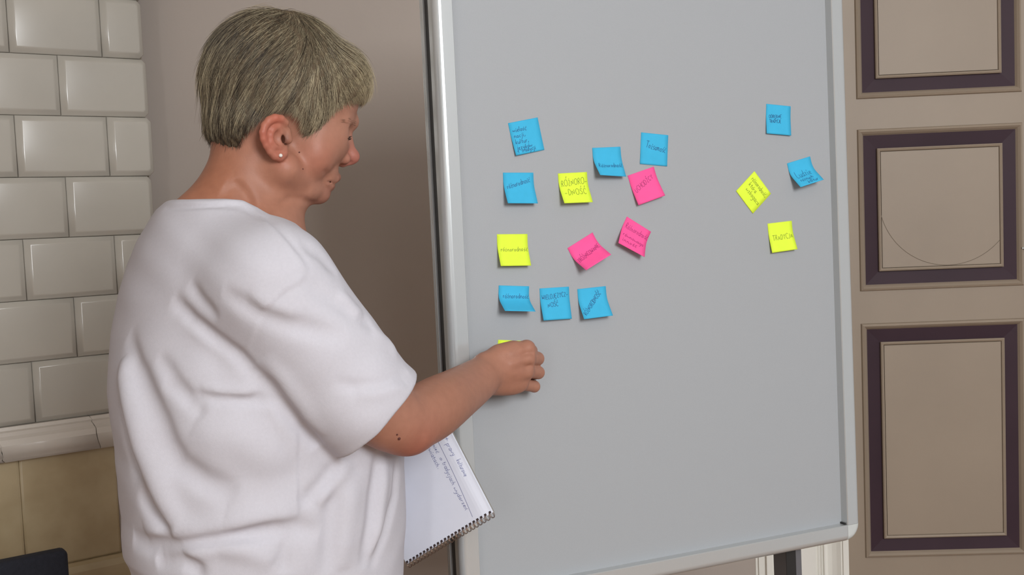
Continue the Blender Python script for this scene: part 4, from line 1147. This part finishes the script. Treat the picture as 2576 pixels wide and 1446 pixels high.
FOLDS = [
 ([(225, 425), (300, 505), (390, 580), (470, 640), (540, 712)], -.0075, .010), ([(250, 470), (330, 545), (430, 620), (500, 680)], .004, .012),
 ([(520, 690), (610, 795), (690, 885), (765, 968)], -.008, .010),
 ([(410, 400), (500, 455), (560, 488), (660, 522), (770, 550), (870, 562)], -.0055, .011), ([(500, 430), (600, 470), (700, 500)], .003, .014),
 ([(700, 355), (770, 405), (850, 450), (920, 500)], -.003, .012),
 ([(820, 735), (900, 752), (990, 748), (1060, 722), (1095, 695)], -.0034, .008), ([(900, 775), (1000, 765), (1080, 730)], .003, .010),
 ([(300, 783), (400, 796), (500, 801), (620, 800)], -.0055, .007), ([(330, 770), (430, 778), (540, 785)], .0035, .010),
 ([(62, 560), (92, 680), (132, 780), (175, 880), (205, 960), (250, 1040), (340, 1100), (470, 1135)], -.0085, .015),
 ([(48, 640), (52, 720), (80, 850), (115, 970), (165, 1090), (215, 1210), (245, 1290)], .012, .016),
 ([(40, 800), (60, 920), (85, 1020), (105, 1100)], -.006, .012),
 ([(110, 1130), (150, 1200), (200, 1260), (235, 1290)], -.009, .013), ([(135, 1150), (185, 1210), (228, 1262)], .004, .006),
 ([(80, 1312), (140, 1337), (260, 1332), (400, 1312), (560, 1282), (670, 1270), (770, 1292)], -.010, .011), ([(120, 1290), (260, 1298), (420, 1280), (600, 1245)], .005, .016),
 ([(180, 1378), (260, 1352), (400, 1334), (500, 1350), (600, 1400)], .007, .014), ([(160, 1395), (260, 1390), (310, 1420), (330, 1470)], -.008, .010),
 ([(683, 910), (684, 1060), (686, 1180), (690, 1262)], .0016, .004), ([(694, 910), (694, 1060), (697, 1260)], -.0018, .004), ([(664, 1275), (640, 1345), (636, 1440)], -.003, .008),
 ([(985, 985), (975, 1100), (958, 1250), (930, 1420)], -.0065, .009), ([(1010, 1000), (1000, 1120), (985, 1250), (960, 1380)], .004, .012),
 ([(1052, 1010), (1048, 1150), (1010, 1290), (955, 1430)], -.005, .008), ([(840, 1030), (770, 1120), (700, 1190)], -.005, .010), ([(880, 1020), (820, 1110), (760, 1190)], .004, .012),
 ([(830, 1090), (810, 1220), (800, 1440)], -.005, .012), ([(900, 1060), (870, 1250), (850, 1430)], .004, .016),
 ([(170, 640), (240, 740), (345, 862)], -.0045, .010), ([(190, 735), (250, 770), (300, 815)], -.003, .008),
 ([(285, 370), (335, 435), (395, 500)], -.0030, .009), ([(310, 880), (450, 960), (600, 1010), (680, 1015)], .0045, .030), ([(700, 1240), (560, 1240), (420, 1220)], .004, .02),
 ([(545, 118), (600, 165), (645, 215), (690, 272), (728, 332)], .0022, .005), ([(560, 115), (615, 165), (660, 215), (705, 272), (740, 330)], -.0026, .006),
 ([(725, 345), (640, 392), (565, 460), (525, 550), (500, 610)], .0018, .004), ([(735, 352), (648, 400), (575, 466), (533, 552), (508, 612)], -.0016, .005),
 ([(690, 215), (770, 265), (835, 335)], -.0035, .010), ([(190, 105), (260, 84), (380, 84), (470, 92), (530, 118)], -.0016, .0035),
 ([(560, 640), (640, 730), (720, 830), (790, 930)], .004, .012), ([(840, 400), (900, 470), (930, 492)], .004, .010), ([(905, 490), (935, 515), (960, 522)], -.0025, .008), ([(960, 545), (1020, 590), (1060, 640)], .0035, .010),
 ([(600, 900), (720, 850), (880, 870), (1000, 850)], .003, .03)]
cr = []
for pts, a, w in FOLDS:
    cr.append(crease(c8(*dense(pts, 3)), a * (1.3 if abs(a) > .0025 else 1), w))
def ppx(*pts): return [shirt_base.trace(x, y, 0.9) for x, y in pts]
colline = dense([(412, 523), (469, 522), (522, 519), (574, 514), (604, 515), (628, 530), (650, 548), (668, 556)], 3)
cr.append(crease(ppx(*colline), -.0030, .0032)); cr.append(crease(ppx(*[(x + 1, y - 11) for x, y in colline]), .0014, .0040))
def wrinkle(p):
    q = p * 1.0
    return 0.0009 * np.sin(q[:, 0] * 55 + 3 * np.sin(q[:, 2] * 23)) * np.sin(q[:, 2] * 38 + 2.2 * np.sin(q[:, 0] * 31 + q[:, 1] * 19))
shirt_sdf = SDF(shirt_p + cr + [Prim(wrinkle, (-9,) * 3, (9,) * 3, 0, 'd'), cut(collar_cut, 0.003)])
sv, sq = shirt_sdf.mesh((-0.78, 1.04, 0.79), (0.10, 1.75, 1.56), 0.0026)
shirt = big_mesh('t_shirt', sv - person_o, sq, M_SHIRT, person); shirt['label'] = 'loose white cotton t-shirt with drop sleeves'

# --- trousers and shoes (below the picture)
hip = np.array([SC[2][0], TORSO_Y, 0.86])
tp = [ell(hip, (0.155, 0.185, 0.13), BX, 0.05)]
feet = []
for s in (-1, 1):
    h0 = hip + FB * s * 0.095 + [0, 0, -0.06]; kn = h0 + FA * 0.02 + [0, 0, -0.33]; kn[2] = 0.47; an = np.array([kn[0], kn[1], 0.09]) - FA * 0.02
    tp += [rcone(h0, kn, 0.095, 0.072, 0.04), rcone(kn, an, 0.072, 0.058, 0.03)]; feet.append(an)
tp.append(cut(lambda p: 0.05 - p[:, 2], 0.004))
tv, tq = SDF(tp).mesh(hip - [0.3, 0.3, 0.86], hip + [0.3, 0.3, 0.2], 0.008)
big_mesh('trousers', tv - person_o, tq, M_TROUSER, person)
for an in feet:
    a = np.array([an[0], an[1], 0.04]) - FA * 0.02; sh = [rcone(a, a + FA * 0.15, 0.040, 0.036, 0.03), rcone(a + [0, 0, 0.03], a + [0, 0, 0.06], 0.042, 0.04, 0.02), cut(lambda p: -p[:, 2] + 0.001, 0.002)]
    q1, q2 = SDF(sh).mesh(a - [0.25, 0.25, 0.06], a + [0.25, 0.25, 0.14], 0.006); big_mesh('shoe', q1 - person_o, q2, M_SHOE, person)
